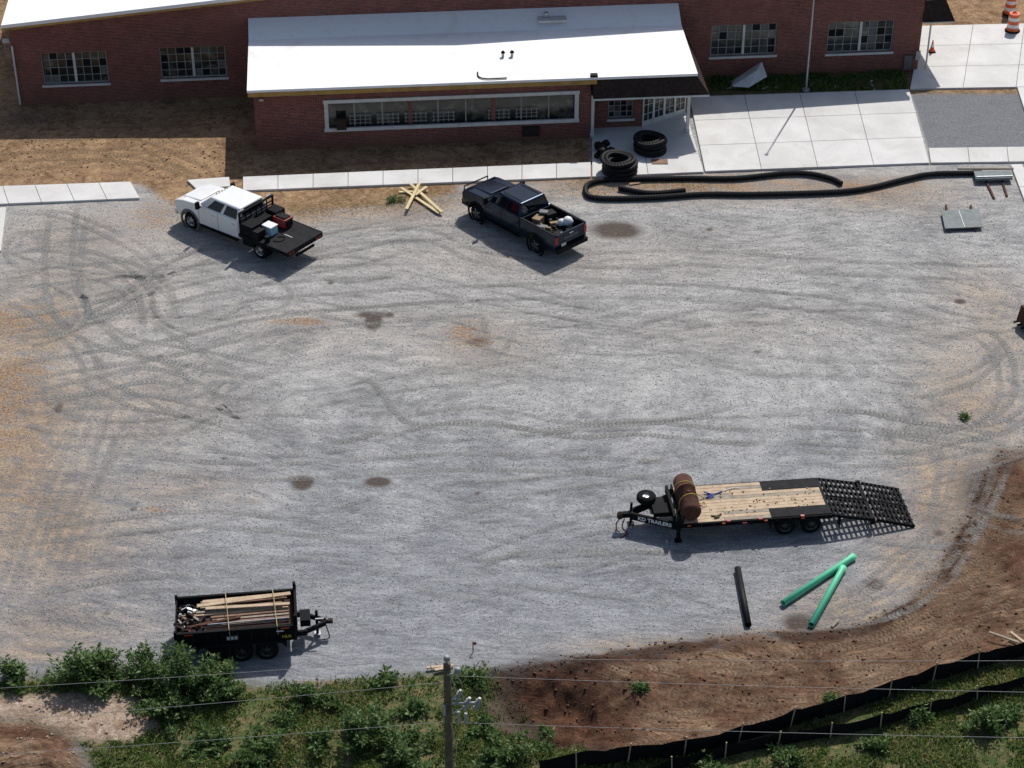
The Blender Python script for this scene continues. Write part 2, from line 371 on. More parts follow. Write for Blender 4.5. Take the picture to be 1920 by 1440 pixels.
col=g.mix(cm,col,g.mix(g.rng(cn,.40,.60),(.105,.058,.036),(.32,.215,.138)))
cbl=g.noise(P,.45,4,.6,.6)
col=g.mix(g.math('MULTIPLY',cm,g.rng(cbl,.44,.56,0,.85)),col,g.mix(g.rng(ymid,.38,.62),(.065,.031,.019),(.19,.105,.064)))
gm=wmask('grass',1.5,.3)
col=g.mix(gm,col,g.mix(g.rng(ymid,.44,.66),(.06,.09,.028),(.22,.16,.09)))
sdm=wmask('sand',1.0,.3)
col=g.mix(sdm,col,g.mix(g.rng(ymid,.35,.65),(.23,.155,.10),(.48,.38,.30)))
dk=g.rng(g.math('MULTIPLY',g.attr('dark'),g.rng(g.math('ADD',g.math('MULTIPLY',fine,.5),g.math('MULTIPLY',mid,.5)),.38,.52,.45,1.15)),.25,.85,0,.92)
col=g.mix(dk,col,g.mix(cm,(.085,.062,.048),g.mix(g.rng(ymid,.35,.65),(.042,.019,.012),(.13,.062,.037))))
spk=g.math('ADD',g.math('MULTIPLY',fine,.6),g.math('MULTIPLY',vf,.4))
spkv=g.rng(spk,.36,.64,.50,1.50)
spv=g.n('ShaderNodeCombineXYZ'); [g.set(spv.inputs[q_],spkv) for q_ in range(3)]
col=g.mix(1.0,col,spv.outputs[0],'MULTIPLY')
g.set(b.inputs['Base Color'],col); b.inputs['Roughness'].default_value=.95; b.inputs['Specular IOR Level'].default_value=.12
hh=g.math('ADD',g.math('MULTIPLY',spk,.5),g.math('ADD',g.math('MULTIPLY',mid,.9),g.math('MULTIPLY',cn,g.math('MULTIPLY',cm,1.8))))
g.set(b.inputs['Normal'],g.bump(hh,.7,.12))
me.materials.append(m)
# ---------------------------------------------------------------- tyre tracks
def track_mat(name,dark,light,strength,pitch):
    m,nt,b=nodes(name); g=NT(nt)
    uv=g.n('ShaderNodeUVMap',uv_map='UVMap').outputs[0]; s_=g.n('ShaderNodeSeparateXYZ'); g.set(s_.inputs[0],uv)
    P=g.n('ShaderNodeTexCoord').outputs['Object']
    ac=g.math('ABSOLUTE',g.math('SUBTRACT',s_.outputs[1],.5))
    ph=g.math('ADD',g.math('MULTIPLY',s_.outputs[0],1/pitch),g.math('MULTIPLY',ac,1.6))
    w=g.math('SINE',g.math('MULTIPLY',ph,6.283))
    n=g.noise(P,.6,4,.7); n2=g.noise(P,12,3,.8); n3=g.noise(P,2.2,3,.7)
    w=g.math('ADD',g.math('MULTIPLY',w,g.rng(n3,.4,.6,.25,1)),g.math('MULTIPLY',g.math('SUBTRACT',n2,.5),7))
    c=g.mix(g.rng(w,-1.2,1.2),dark,light)
    a=g.math('MULTIPLY',g.rng(g.math('ADD',g.math('ADD',ac,g.math('MULTIPLY',g.math('SUBTRACT',n3,.5),.5)),g.math('MULTIPLY',g.math('SUBTRACT',n2,.5),.3)),.22,.48,1,0,True),g.rng(g.math('ADD',g.math('MULTIPLY',n,.7),g.math('MULTIPLY',n3,.3)),.38,.58,.06,1))
    a=g.math('MULTIPLY',a,g.rng(ac,.44,.5,1,0,True))
    a=g.math('MULTIPLY',a,g.attr('rnd')); a=g.math('MULTIPLY',a,strength,clamp=True)
    g.set(b.inputs['Base Color'],c); b.inputs['Roughness'].default_value=.95; b.inputs['Specular IOR Level'].default_value=.1
    g.set(b.inputs['Alpha'],a); return m
M['track']=track_mat('tyre_track_gravel',(.125,.122,.115),(.43,.42,.40),.9,.18)
M['trackc']=track_mat('tread_track_clay',(.09,.052,.033),(.35,.25,.17),.8,.18)
M['tracky']=track_mat('tread_track_yard',(.12,.07,.04),(.46,.33,.20),.9,.2)
def ribbons(name,specs,mt):
    vs=[];fs=[];uv=[];rr=[];zz=[]
    for idx,(pts,wd,st_) in enumerate(specs):
        P=spline([gp(*p) for p in pts],.35); L=0; zo=.006+.0004*idx
        n=len(P); base=len(vs)
        for i in range(n):
            d=(P[min(i+1,n-1)]-P[max(i-1,0)]).normalized(); a=Vector((-d.y,d.x,0))
            if i: L+=(P[i]-P[i-1]).length
            e=min(1,min(i,n-1-i)/6)
            for s_ in (-1,1):
                p=P[i]+a*s_*wd/2
                vs.append((p.x,p.y)); zz.append(zo); uv.append((L,(s_+1)/2)); rr.append(st_*e)
        for i in range(n-1):
            k=base+i*2; fs.append((k,k+2,k+3,k+1))
    V=np.array(vs); Zs=hgt(V[:,0],V[:,1])+np.array(zz)
    me=bpy.data.meshes.new(name); me.from_pydata([(p[0],p[1],z) for p,z in zip(vs,Zs)],[],fs)
    ul=me.uv_layers.new(name='UVMap')
    li=np.zeros(len(me.loops),int); me.loops.foreach_get('vertex_index',li)
    ul.data.foreach_set('uv',np.array(uv)[li].ravel())
    at=me.attributes.new('rnd','FLOAT','POINT'); at.data.foreach_set('value',rr)
    me.materials.append(M[mt]); o=bpy.data.objects.new(name,me); S.collection.objects.link(o); return o
def off(pts,dx,dy): return [(u+dx,v+dy) for u,v in pts]
T=[]
def tk(pts,st_=.8,pair=None,w=.42):
    T.append((pts,w,st_))
    if pair: T.append((off(pts,*pair),w,st_*.85))
tk([(-20,515),(120,500),(260,487),(330,478)],.7,(20,28))
tk([(95,395),(85,480),(90,560),(130,620),(220,660),(330,680),(420,700),(500,712)],.9,(52,-22))
tk([(165,400),(150,500),(165,580),(240,650),(330,690),(370,730),(470,750),(560,752)],.8)
tk([(0,690),(120,668),(300,640),(480,600),(700,575),(900,560)],.8,(10,30))
tk([(60,735),(180,708),(260,690),(330,700),(400,735),(440,770)],1,(10,26))
tk([(100,560),(240,560),(420,520),(600,500),(800,495)],.65,(5,24))
tk([(0,632),(100,628),(190,600),(300,540),(380,520)],.9,(0,-24))
tk([(290,610),(360,650),(410,690),(430,700)],1)
tk([(370,640),(400,672),(470,700),(510,706)],.9)
tk([(100,700),(200,740),(300,790),(340,800)],.8,(30,-12))
tk([(0,560),(60,590),(140,660),(170,740)],.7,(26,-10)); tk([(60,470),(200,480),(300,520),(340,590)],.7,(0,22)); tk([(0,480),(100,470),(200,500),(260,560),(270,640)],.7,(24,-8))
tk([(0,760),(150,740),(300,745),(480,790)],.65,(0,26)); tk([(330,600),(500,560),(640,575),(760,600)],.6,(0,24))
tk([(640,700),(700,720),(760,790),(850,795),(960,800),(1020,808),(1100,800),(1250,790),(1400,760)],.85)
tk([(700,830),(800,800),(900,790),(990,805),(1080,820),(1200,815),(1350,830),(1500,835)],.8,(0,-26))
tk([(600,830),(700,815),(735,775),(745,760)],.8,(-20,6))
tk([(1440,800),(1600,805),(1750,830),(1900,855)],.9,(20,-32))
tk([(1580,760),(1700,790),(1820,800),(1900,780),(1930,750)],.9,(0,24))
tk([(1750,640),(1850,620),(1900,680),(1890,760),(1800,800),(1650,810)],.7,(-30,10))
tk([(1450,840),(1600,850),(1750,840),(1900,800)],.6,(0,24)); tk([(1600,700),(1720,720),(1830,690),(1900,620)],.6,(0,24))
tk([(900,560),(910,620),(930,680)],.6); tk([(970,600),(950,650),(925,690)],.5)
tk([(1060,900),(1050,940),(1040,970)],.7);tk([(1130,900),(1125,940),(1120,960)],.8)
tk([(0,1130),(150,1100),(300,1080),(450,1085)],.6,(10,26))
tk([(0,1000),(200,975),(400,960),(700,990)],.6,(0,28))
tk([(200,850),(500,870),(900,850),(1300,870)],.55,(0,30))
tk([(500,560),(800,540),(1200,530),(1600,560)],.55,(0,28))
for q_ in range(6): tk([(-20+30*q_+random.uniform(-8,8),1150-12*q_),(30+28*q_,1020-8*q_),(80+25*q_+random.uniform(-10,10),890),(150+22*q_,770+random.uniform(-40,30))],random.uniform(.25,.55))
tk([(420,450),(300,500),(200,560),(60,590),(-20,600)],.7,(0,26))
tk([(640,440),(800,430),(900,470),(1100,500),(1300,500)],.6,(0,22))
tk([(1000,480),(1300,470),(1600,490),(1920,500)],.5,(0,26))
tk([(10,440),(120,430),(240,420)],.6,(0,22)); tk([(20,400),(120,410),(250,470),(300,520)],.6,(24,-6))
tk([(1700,560),(1800,590),(1890,600)],.6,(0,24))
for q_ in range(6): tk([(1905-26*q_+random.uniform(-8,8),860-8*q_),(1850-22*q_,980+random.uniform(-15,15)),(1780-22*q_,1090-8*q_),(1660-14*q_,1165-10*q_),(1500+random.uniform(-60,60),1185-12*q_)],random.uniform(.35,.6))
for q_ in range(76):
    u=random.uniform(-60,1700);v=random.uniform(440,1120); L_=random.uniform(150,560); s_=random.gauss(0,.12)-.02; cv=random.uniform(-55,55)
    if v>1000: u=min(u,1100-L_*.5)
    tk([(u,v),(u+L_*.33,v+L_*.33*s_+cv*.6),(u+L_*.66,v+L_*.66*s_+cv*.6),(u+L_,v+L_*s_)],random.uniform(.2,.55),(random.uniform(-10,10),27) if random.random()<.5 else None,random.uniform(.3,.45))
for q_ in range(16):
    u=random.uniform(0,480);v=random.uniform(460,760); a0=random.uniform(0,6.28); R_=random.uniform(60,150)
    tk([(u+R_*math.cos(a0+.45*j),v+R_*.5*math.sin(a0+.45*j)) for j in range(6)],random.uniform(.4,.75),None,.38)
ribbons('tyre_tracks',T,'track')
T=[]
for d in range(7):
    k=d/6; jt=lambda: random.uniform(-14,14)
    tk([(1090+60*k+jt(),1258+90*k),(1300+20*k,1248+80*k+jt()*.6),(1500+20*k,1228+75*k+jt()*.6),(1670+30*k,1185+70*k+jt()*.6),(1775+70*k+jt(),1095+60*k),(1830+80*k+jt(),980+30*k),(1870+80*k,880+10*k)],random.uniform(.45,.8),None,.45)
tk([(1480,1200),(1600,1192),(1700,1150),(1770,1070),(1815,980)],.6,None,.45)
tk([(1120,1400),(1300,1380),(1500,1330),(1700,1270)],.6,None,.5)
tk([(1650,1190),(1760,1150),(1850,1060),(1930,900)],.6,None,.5); tk([(1750,1240),(1850,1180),(1940,1080)],.6,None,.5)
ribbons('dozer_tracks',T,'trackc')
T=[]
tk([(-20,270),(120,262),(260,262),(330,290),(400,320)],.8,(0,20)); tk([(0,325),(150,305),(300,285),(440,282)],.7,(0,-18)); tk([(100,240),(250,238),(440,232)],.5,(0,-16))
tk([(60,300),(200,300),(330,320)],.8); tk([(0,290),(140,285),(290,300),(380,335)],.9,(10,14)); tk([(480,320),(700,305),(1000,292)],.5)
ribbons('yard_tracks',T,'tracky'); T=[]
# ---------------------------------------------------------------- slabs
def slab(mb,q,nx,ny,top=.11,gap=.011):
    q=[gp(u,v,top) for u,v in q]
    def L(s_,t_): return (q[0]*(1-s_)+q[1]*s_)*(1-t_)+(q[3]*(1-s_)+q[2]*s_)*t_
    w=((q[1]-q[0]).length+(q[2]-q[3]).length)/2; h=((q[3]-q[0]).length+(q[2]-q[1]).length)/2
    for i in range(nx):
        for j in range(ny):
            e=gap/w; f=gap/h
            c=[L(i/nx+e,j/ny+f),L((i+1)/nx-e,j/ny+f),L((i+1)/nx-e,(j+1)/ny-f),L(i/nx+e,(j+1)/ny-f)]
            lo=[Vector((p.x,p.y,-.15)) for p in c]
            mb.hexa([lo[3],lo[2],lo[1],lo[0],c[3],c[2],c[1],c[0]],'concrete')
mb=MB(); slab(mb,[(-420,363),(245,340),(262,371),(-420,400)],11,1); slab(mb,[(350,337),(430,331),(432,349),(368,354)],1,1)
slab(mb,[(455,331),(1108,303),(1108,331),(455,357)],10,1); mb.obj('concrete_sidewalk',bevel=.012,seg=1)
mb=MB(); slab(mb,[(1110,232),(1290,222),(1320,322),(1110,331)],2,3); slab(mb,[(1292,181),(1705,167),(1743,305),(1322,321)],4,3); slab(mb,[(1200,215),(1290,205),(1290,221),(1200,227)],1,1); mb.obj('concrete_patio',bevel=.012,seg=1)
mb=MB(); slab(mb,[(1741,277),(2400,268),(2400,296),(1745,305)],9,1); slab(mb,[(1728,48),(2400,32),(2400,155),(1706,166)],7,3); slab(mb,[(1907,163),(2400,156),(2400,266),(1943,275)],4,1); slab(mb,[(1895,308),(1917,307),(1975,440),(1945,440)],1,3); slab(mb,[(-40,390),(12,388),(2,470),(-60,470)],1,1)
mb.obj('concrete_walkway',bevel=.012,seg=1)
# ---------------------------------------------------------------- building
P0=gp(483,283); P1=gp(1108,258); ex=(P1-P0).normalized(); yaw=math.atan2(ex.y,ex.x); nn=Vector((-ex.y,ex.x,0))
def fa(u,v,b=0):
    d=Vector(((u-960)/FP, cT+(720-v)/FP*sT, -sT+(720-v)/FP*cT)); C=Vector((0,CY,CH))
    t=((P0+nn*b-C).dot(nn))/d.dot(nn); p=C+d*t
    return (p-P0).dot(ex),p.z
B=empty('brick_building',P0,yaw)
def wall(mb,a0,a1,z0,z1,b,th,ops,mt='brick'):
    A=sorted({a0,a1}|{o[0] for o in ops}|{o[1] for o in ops}); Zz=sorted({z0,z1}|{o[2] for o in ops}|{o[3] for o in ops})
    for i in range(len(A)-1):
        for j in range(len(Zz)-1):
            ca=(A[i]+A[i+1])/2; cz=(Zz[j]+Zz[j+1])/2
            if any(o[0]<ca<o[1] and o[2]<cz<o[3] for o in ops): continue
            mb.box((ca,b+th/2,cz),(A[i+1]-A[i],th,Zz[j+1]-Zz[j]),mt)
BR=6.27; AL=fa(26,120,BR)[0]; AR=fa(1723,100,BR)[0]; ZE=4.5
ops=[]
for (u0,v0,u1,v1) in ((78,98,202,157),(300,88,424,146),(1333,46,1456,104),(1552,40,1675,98)):
    a0,_=fa(u0,(v0+v1)/2,BR); a1,_=fa(u1,(v0+v1)/2,BR); _,z1=fa((u0+u1)/2,v0,BR); _,z0=fa((u0+u1)/2,v1,BR); ops.append((a0,a1,z0,z1))
mb=MB(); wall(mb,AL,AR,-.1,ZE,BR,.3,ops)
PK=(AL+AR)/2; ZP=ZE+2.1
mb.add([(AL,BR,ZE),(AR,BR,ZE),(PK,BR,ZP),(AL,BR+.3,ZE),(AR,BR+.3,ZE),(PK,BR+.3,ZP)],[(0,1,2),(3,5,4),(0,2,5,3),(1,4,5,2),(0,3,4,1)],'brick')
mb.box((AL+.15,BR+8,ZE/2),(.3,15.4,ZE),'brick'); mb.box((AR-.15,BR+8,ZE/2),(.3,15.4,ZE),'brick'); mb.box(((AL+AR)/2,BR+15.9,ZE/2),(AR-AL,.3,ZE),'brick')
AW=fa(1107,200,0)[0]
lw0=fa(612,215,0)[0]; lw1=fa(1081,200,0)[0]; lz1=fa(620,190,0)[1]; lz0=fa(620,243,0)[1]
wall(mb,0,AW,-.1,3.36,0,.3,[(lw0,lw1,lz0,lz1)])
mb.box((.15,BR/2+.15,1.63),(.3,BR-.3,3.46),'brick'); mb.box((AW-.15,.8,1.63),(.3,1.0,3.46),'brick')
d0=gp(1203,240);d1=gp(1283,215)
da0,db0=(d0-P0).dot(ex),(d0-P0).dot(nn); da1,db1=(d1-P0).dot(ex),(d1-P0).dot(nn)
wa0,wz1=fa(1141,190,db0); wa1,wz0=fa(1187,221,db0)
wall(mb,AW-.0,da0,-.1,3.0,db0,.25,[(wa0,wa1,wz0,wz1)])
mb.box((da1+.1,(db1+BR)/2+.1,1.5),(.25,BR-db1-.2,3.2),'brick')
mb.obj('brick_walls',B)
# roofs
mb=MB(); RA=fa(1306,138,0)[0]
def zr(b): return 3.5+(b+.35)*.047
nseg=24; BK=5.0; ZK=4.42
for i in range(nseg):
    a0=-.28+(RA+.28)*i/nseg; a1=-.28+(RA+.28)*(i+1)/nseg
    for (b0,b1,z0,z1) in ((-.35,BK,zr(-.35),zr(BK)),(BK,BR-.01,zr(BK),ZK)):
        mb.hexa([(a0,b0,z0-.13),(a1,b0,z0-.13),(a1,b1,z1-.13),(a0,b1,z1-.13),(a0,b0,z0),(a1,b0,z0),(a1,b1,z1),(a0,b1,z1)],'roof')
mb.obj('wing_roof',B)
mb=MB()
for (a0,z0,a1,z1) in ((AL-.3,ZE-.04,PK,ZP),(PK,ZP,AR+.3,ZE-.04)):
    mb.hexa([(a0,BR-.35,z0+.02),(a1,BR-.35,z1+.02),(a1,BR+16.4,z1+.02),(a0,BR+16.4,z0+.02),(a0,BR-.35,z0+.2),(a1,BR-.35,z1+.2),(a1,BR+16.4,z1+.2),(a0,BR+16.4,z0+.2)],'roof')
mb.obj('main_roof',B)
mb=MB()
for (a0,z0,a1,z1) in ((AL-.3,ZE-.04,PK,ZP),(PK,ZP,AR+.3,ZE-.04)):
    mb.hexa([(a0,BR-.33,z0-.12),(a1,BR-.33,z1-.12),(a1,BR-.003,z1-.12),(a0,BR-.003,z0-.12),(a0,BR-.33,z0+.018),(a1,BR-.33,z1+.018),(a1,BR-.003,z1+.018),(a0,BR-.003,z0+.018)],'fascia')
mb.box((AW/2,-.17,3.27),(AW+.4,.3,.16),'fascia'); mb.box((AW/2,-.345,3.25),(AW+.5,.03,.22),'fascia')
mb.obj('roof_fascia',B)
# mansard porch
mb=MB(); ML=AW+.08; MR=fa(1330,178,-.5)[0]
zb=2.42
mb.hexa([(ML,-.55,zb),(MR,-.55,zb),(MR,BR-.5,zb+.05),(ML,BR-.5,zb+.05),(ML,-.30,zr(-.35)-.15),(RA-.03,-.30,zr(-.35)-.15),(RA-.03,BR-.5,zr(5.3)-.15),(ML,BR-.5,zr(5.3)-.15)],'shingle')
mb.obj('porch_mansard',B)
mb=MB(); mb.box(((ML+MR)/2,-.5,zb-.06),(MR-ML,.12,.1),'frame_white')
c2=gp(1288,250); ca=(c2-P0).dot(ex)
for a in (AW+.12,ca): mb.box((a,.02,1.18),(.16,.16,2.36),'frame_white'); mb.box((a,.02,.18),(.22,.22,.14),'frame_white')
mb.obj('porch_posts',B,bevel=.01)
# french doors
mb=MB(); dv=Vector((da1-da0,db1-db0,0)); Ld=dv.length; dv.normalize(); dn=Vector((dv.y,-dv.x,0)); O=Vector((da0,db0,0))
R=Matrix.Rotation(math.atan2(dv.y,dv.x),3,'Z')
def db(s0,s1,z0,z1,o,t,mt): 
    c=O+dv*(s0+s1)/2+dn*o; mb.box((c.x,c.y,(z0+z1)/2),(s1-s0,t,z1-z0),mt,R)
db(0,Ld,.1,2.4,0,.04,'wglass')
nd=4
for i in range(nd+1):
    s_=Ld*i/nd; db(max(0,s_-.06),min(Ld,s_+.06),.1,2.4,.04,.07,'frame_white')
for i in range(nd):
    s_=Ld*(i+.5)/nd; db(s_-.012,s_+.012,.4,2.3,.035,.05,'frame_white')
for z in (.1,.75,1.25,1.75,2.25): db(0.02,Ld-.02,z,z+(.28 if z==.1 else .03 if z<2 else .15),.03,.05,'frame_white')
mb.obj('french_doors',B)
# windows
def window(ops_,b,nxp,nyp,name,mull=True):
    mb=MB()
    for (a0,a1,z0,z1) in ops_:
        w=a1-a0;h=z1-z0
        mb.box(((a0+a1)/2,b+.2,(z0+z1)/2),(w,.03,h),'wglass')
        for a in (a0+.03,a1-.03): mb.box((a,b+.15,(z0+z1)/2),(.06,.08,h),'muntin')
        for z in (z0+.03,z1-.03): mb.box(((a0+a1)/2,b+.15,z),(w-.12,.075,.06),'muntin')
        if mull: mb.box(((a0+a1)/2,b+.13,(z0+z1)/2),(.13,.1,h-.12),'frame_white')
        for i in range(1,nxp):
            a=a0+w*i/nxp
            if mull and abs(a-(a0+a1)/2)<.1: continue
            mb.box((a,b+.165,(z0+z1)/2),(.035,.04,h-.12),'muntin')
        for j in range(1,nyp): mb.box(((a0+a1)/2,b+.163,z0+h*j/nyp),(w-.12,.03,.03),'muntin')
        cells=random.sample([(i_,j_) for i_ in range(nxp) for j_ in range(nyp)],9)
        for i_,j_ in cells:
            mb.box((a0+w*(i_+.5)/nxp,b+.182,z0+h*(j_+.5)/nyp),(w/nxp-.04,.006,h/nyp-.04),random.choice(['dark_plastic','grey_plastic','deck_steel']))
        mb.box(((a0+a1)/2,b-.03,z0-.06),(w+.14,.14,.11),'frame_white')
    mb.obj(name,B)
window(ops,BR,8,4,'windows'); window([(wa0,wa1,wz0,wz1)],db0,4,3,'porch_window',False)
mb=MB(); lw=[(lw0,lw1,lz0,lz1)]
mb.box(((lw0+lw1)/2,.24,(lz0+lz1)/2),(lw1-lw0,.03,lz1-lz0),'wglass')
fo=.14
for z in (lz0-.0,lz1+.0): mb.box(((lw0+lw1)/2,-.03,z),(lw1-lw0+2*fo,.12,.18),'frame_white')
for a in (lw0,lw1): mb.box((a,-.03,(lz0+lz1)/2),(.2,.117,lz1-lz0-.18),'frame_white')
for i in range(1,9):
    a=lw0+(lw1-lw0)*i/9; mb.box((a,.18,(lz0+lz1)/2),(.06 if i%3 else .2,.08,lz1-lz0-.18),'muntin' if i%3 else 'brick')
for i in range(7):
    if i==4: continue
    a=lw0+(lw1-lw0)*(i+1.2)/9
    mb.box((a,.2,lz0+.42),(1.15,.03,.6),'wglass'); 
    for k in range(5): mb.box((a-.5+.25*k,.18,lz0+.42),(.03,.03,.6),'muntin')
    for k in (-.2,0,.2): mb.box((a,.177,lz0+.42+k),(1.15,.03,.025),'muntin')
mb.obj('display_window',B)
# vents etc
mb=MB()
for u,v in ((943,104),(960,101)):
    a,z=fa(u,v,2.2); zz=zr(2.2); mb.cyl((a,2.2,zz-.02),(a,2.2,zz+.22),.07,'galv'); mb.cyl((a,2.2,zz+.22),(a,2.2,zz+.32),.12,'dark_plastic',r2=.06)
a=fa(897,140,0)[0]; mb.tube(spline([(a,.6,zr(.6)+.04),(a+.02,.1,zr(.1)+.05),(a+.4,-.15,zr(-.1)+.05),(a+1.4,-.15,zr(-.1)+.05)],.15),.035,'black_pipe')
a=fa(1035,35,5.5)[0]; mb.box((a,5.45,4.12),(1.5,.6,.12),'frame_white'); mb.box((a-.3,5.6,4.3),(.2,.2,.3),'galv')
a=fa(1113,138,0)[0]; mb.box((a,-.2,zr(-.2)+.05),(.35,.3,.1),'dark_plastic')
mb.obj('roof_vents',B)
mb=MB(); mb.hexa([(AR+.002,BR-.2,2.9),(AR+1.7,BR-.2,2.9),(AR+1.7,BR+7,2.9),(AR+.002,BR+7,2.9),(AR+.002,BR+.1,4.0),(AR+1.2,BR+.3,4.0),(AR+1.2,BR+6.5,4.0),(AR+.002,BR+6.5,4.0)],'shingle'); mb.box((AR+.85,BR+3.4,2.85),(1.66,7.1,.08),'frame_white'); mb.cyl((AR+.5,BR+.1,0),(AR+.5,BR+.1,2.82),.05,'frame_white')
mb.obj('side_canopy',B)
mb=MB(); mb.cyl((AL+.05,BR-.12,.1),(AL+.05,BR-.12,3.4),.05,'frame_white'); mb.box((fa(995,245,0)[0],-.1,.55),(.85,.15,.5),'shingle'); mb.box((fa(490,185,0)[0],-.08,2.85),(.2,.12,.12),'galv'); mb.box((fa(640,230,0)[0],-.12,1.4),(.5,.3,.6),'rust2')
mb.box((AL-.2,BR-.15,3.7),(.35,.2,.15),'galv'); mb.box((AR-.1,BR-.15,1.0),(.25,.15,.5),'galv'); mb.box((AR-.6,BR-.1,.6),(.4,.15,.8),'grey_plastic'); mb.obj('wall_fittings',B)
# ---------------------------------------------------------------- flagpole, drums, cones
p=gp(1511,170,.1); f=empty('flagpole',p); mb=MB(); mb.cyl((0,0,0),(0,0,9.4),.06,'galv',r2=.03); mb.cyl((0,0,0),(0,0,.12),.2,'galv'); mb.obj('pole',f)
mb=MB(); mb.lathe([(0,.1),(.07,.07),(.1,0),(.07,-.07),(0,-.1)],(0,0,9.5),(0,0,1),'chrome',12); mb.obj('finial',f)
def drum(p):
    e=empty('traffic_drum',p); mb=MB(); z=.06
    mb.cyl((0,0,0),(0,0,.07),.42,'rubber',18)
    for k in range(5): mb.cyl((0,0,z),(0,0,z+.2),.34-.012*k,'orange' if k%2==0 else 'refl_white',20,r2=.335-.012*k); z+=.2
    mb.cyl((0,0,z),(0,0,z+.05),.2,'orange',r2=.12); mb.box((0,0,z+.09),(.18,.05,.08),'orange'); mb.obj('barrel',e)
drum(gp(1898,58,.11)); drum(gp(1893,26,.11)); 
def cone(p):
    e=empty('traffic_cone',p); mb=MB(); mb.box((0,0,.02),(.38,.38,.04),'rubber'); mb.cyl((0,0,.04),(0,0,.3),.15,'orange',r2=.09); mb.cyl((0,0,.3),(0,0,.45),.09,'refl_white',r2=.06); mb.cyl((0,0,.45),(0,0,.7),.06,'orange',r2=.025); mb.obj('cone',e,bevel=.005)
cone(gp(1747,97,.11))
# ---------------------------------------------------------------- vehicles
def wheel(mb,x,y,r,w,rim='rim',side=1,z=None):
    z=r if z is None else z
    mb.lathe([(r*.6,-w/2),(r*.9,-w/2),(r*.98,-w*.38),(r,-w*.2),(r,w*.2),(r*.98,w*.38),(r*.9,w/2),(r*.6,w/2)],(x,y,z),(0,1,0),'rubber',28)
    o=side*w*.5
    mb.lathe([(r*.62,o*1.0),(r*.6,o*.95),(r*.52,o*.55),(r*.28,o*.7),(r*.2,o*.95),(0,o*.97)],(x,y,z),(0,1,0),rim,20,True)
    mb.lathe([(r*.6,-o*.6),(0,-o*.6)],(x,y,z),(0,1,0),'dark_plastic',16)
    for k in range(6):
        t=k*math.pi/3; c=Vector((x+math.cos(t)*r*.4,y+o*.72,z+math.sin(t)*r*.4))
        mb.box(c,(r*.13,.03,r*.13),'dark_plastic',Matrix.Rotation(-t,3,'Y'))
def arch(cx,r,zb,zc,n=9):
    h=math.asin(max(-1,min(1,(zb-zc)/r)))
    return [(cx+r*math.cos(math.pi-h-(math.pi-2*h)*i/n), zc+r*math.sin(math.pi-h-(math.pi-2*h)*i/n)) for i in range(n+1)]
def sub(q,u0,u1,v0,v1,o):
    q=[Vector(p) for p in q]; n=(q[1]-q[0]).cross(q[3]-q[0]).normalized()
    cen=sum(q,Vector())/4
    if n.dot(cen-Vector((.3,0,1.0)))<0: n=-n
    def L(s_,t_): return (q[0]*(1-s_)+q[1]*s_)*(1-t_)+(q[3]*(1-s_)+q[2]*s_)*t_+n*o
    return [L(u0,v0),L(u1,v0),L(u1,v1),L(u0,v1)]
def greenhouse(g_,xb0,xb1,xt0,xt1,wb,wt,zb,zt,paint):
    mb=MB()
    bt=[(xb0,-wb,zb),(xb1,-wb+.04,zb),(xb1,wb-.04,zb),(xb0,wb,zb)]; tp=[(xt0,-wt,zt-.02),(xt1,-wt+.02,zt-.03),(xt1,wt-.02,zt-.03),(xt0,wt,zt-.02)]
    mb.hexa(bt+tp,paint); mb.obj('cab_roof',g_,bevel=.07,seg=3)
    gl=MB(); 
    ws=[bt[1],bt[2],tp[2],tp[1]]; rw=[bt[0],bt[3],tp[3],tp[0]]
    gl.quad(*sub(ws,.06,.94,.06,.90,.008),'glass'); gl.quad(*sub(rw,.1,.9,.22,.86,.008),'glass')
    for q in ([bt[3],bt[2],tp[2],tp[3]],[bt[0],bt[1],tp[1],tp[0]]):
        gl.quad(*sub(q,.07,.40,.12,.86,.008),'glass'); gl.quad(*sub(q,.47,.80,.12,.86,.008),'glass')
    gl.obj('windows',g_,recalc=False)
def place(pf,pr,half):
    F_=gp(*pf);R_=gp(*pr); d=(F_-R_).normalized(); left=Vector((-d.y,d.x,0)); c=(F_+R_)/2-left*half
    return c,math.atan2(d.y,d.x)
# white flatbed truck
c,rz=place((357,428),(494,485),.93); TW=empty('flatbed_truck',(c.x,c.y,.02),rz)
mb=MB(); prof=[(3.05,.55),(3.16,.8),(3.17,1.12),(3.08,1.3),(2.7,1.4),(1.72,1.5),(-.98,1.46),(-1.0,.55)]+[(1.6,.5)]+arch(2.235,.53,.5,.45)+[(2.85,.5)]
mb.prism(prof,-.98,.98,'white_paint'); mb.obj('cab_body',TW,bevel=.06,seg=3)
mb=MB(); mb.hexa([(1.75,-.72,1.46),(3.0,-.66,1.28),(3.0,.66,1.28),(1.75,.72,1.46),(1.75,-.62,1.56),(2.95,-.56,1.4),(2.95,.56,1.4),(1.75,.62,1.56)],'white_paint'); mb.obj('hood_bulge',TW,bevel=.05,seg=3)
greenhouse(TW,-.98,1.72,-.88,.98,.95,.76,1.42,2.04,'white_paint')
mb=MB()
for y in (.985,-.985):
    mb.lathe([(.5,-.03),(.6,-.03),(.6,.03),(.5,.03)],(2.235,y,.45),(0,1,0),'grey_plastic',24)
    for x in (1.62,.38,-.9): mb.box((x,y,1.0),(.018,.012,.85),'dark_plastic')
    for x in (.5,-.78): mb.box((x+.18,y*1.008,1.22),(.2,.03,.04),'chrome')
    mb.box((.35,y*1.0,.45),(2.4,.14,.06),'dark_plastic')
mb.box((3.2,0,.62),(.14,1.9,.26),'chrome'); mb.box((3.16,0,1.02),(.06,1.1,.36),'chrome')
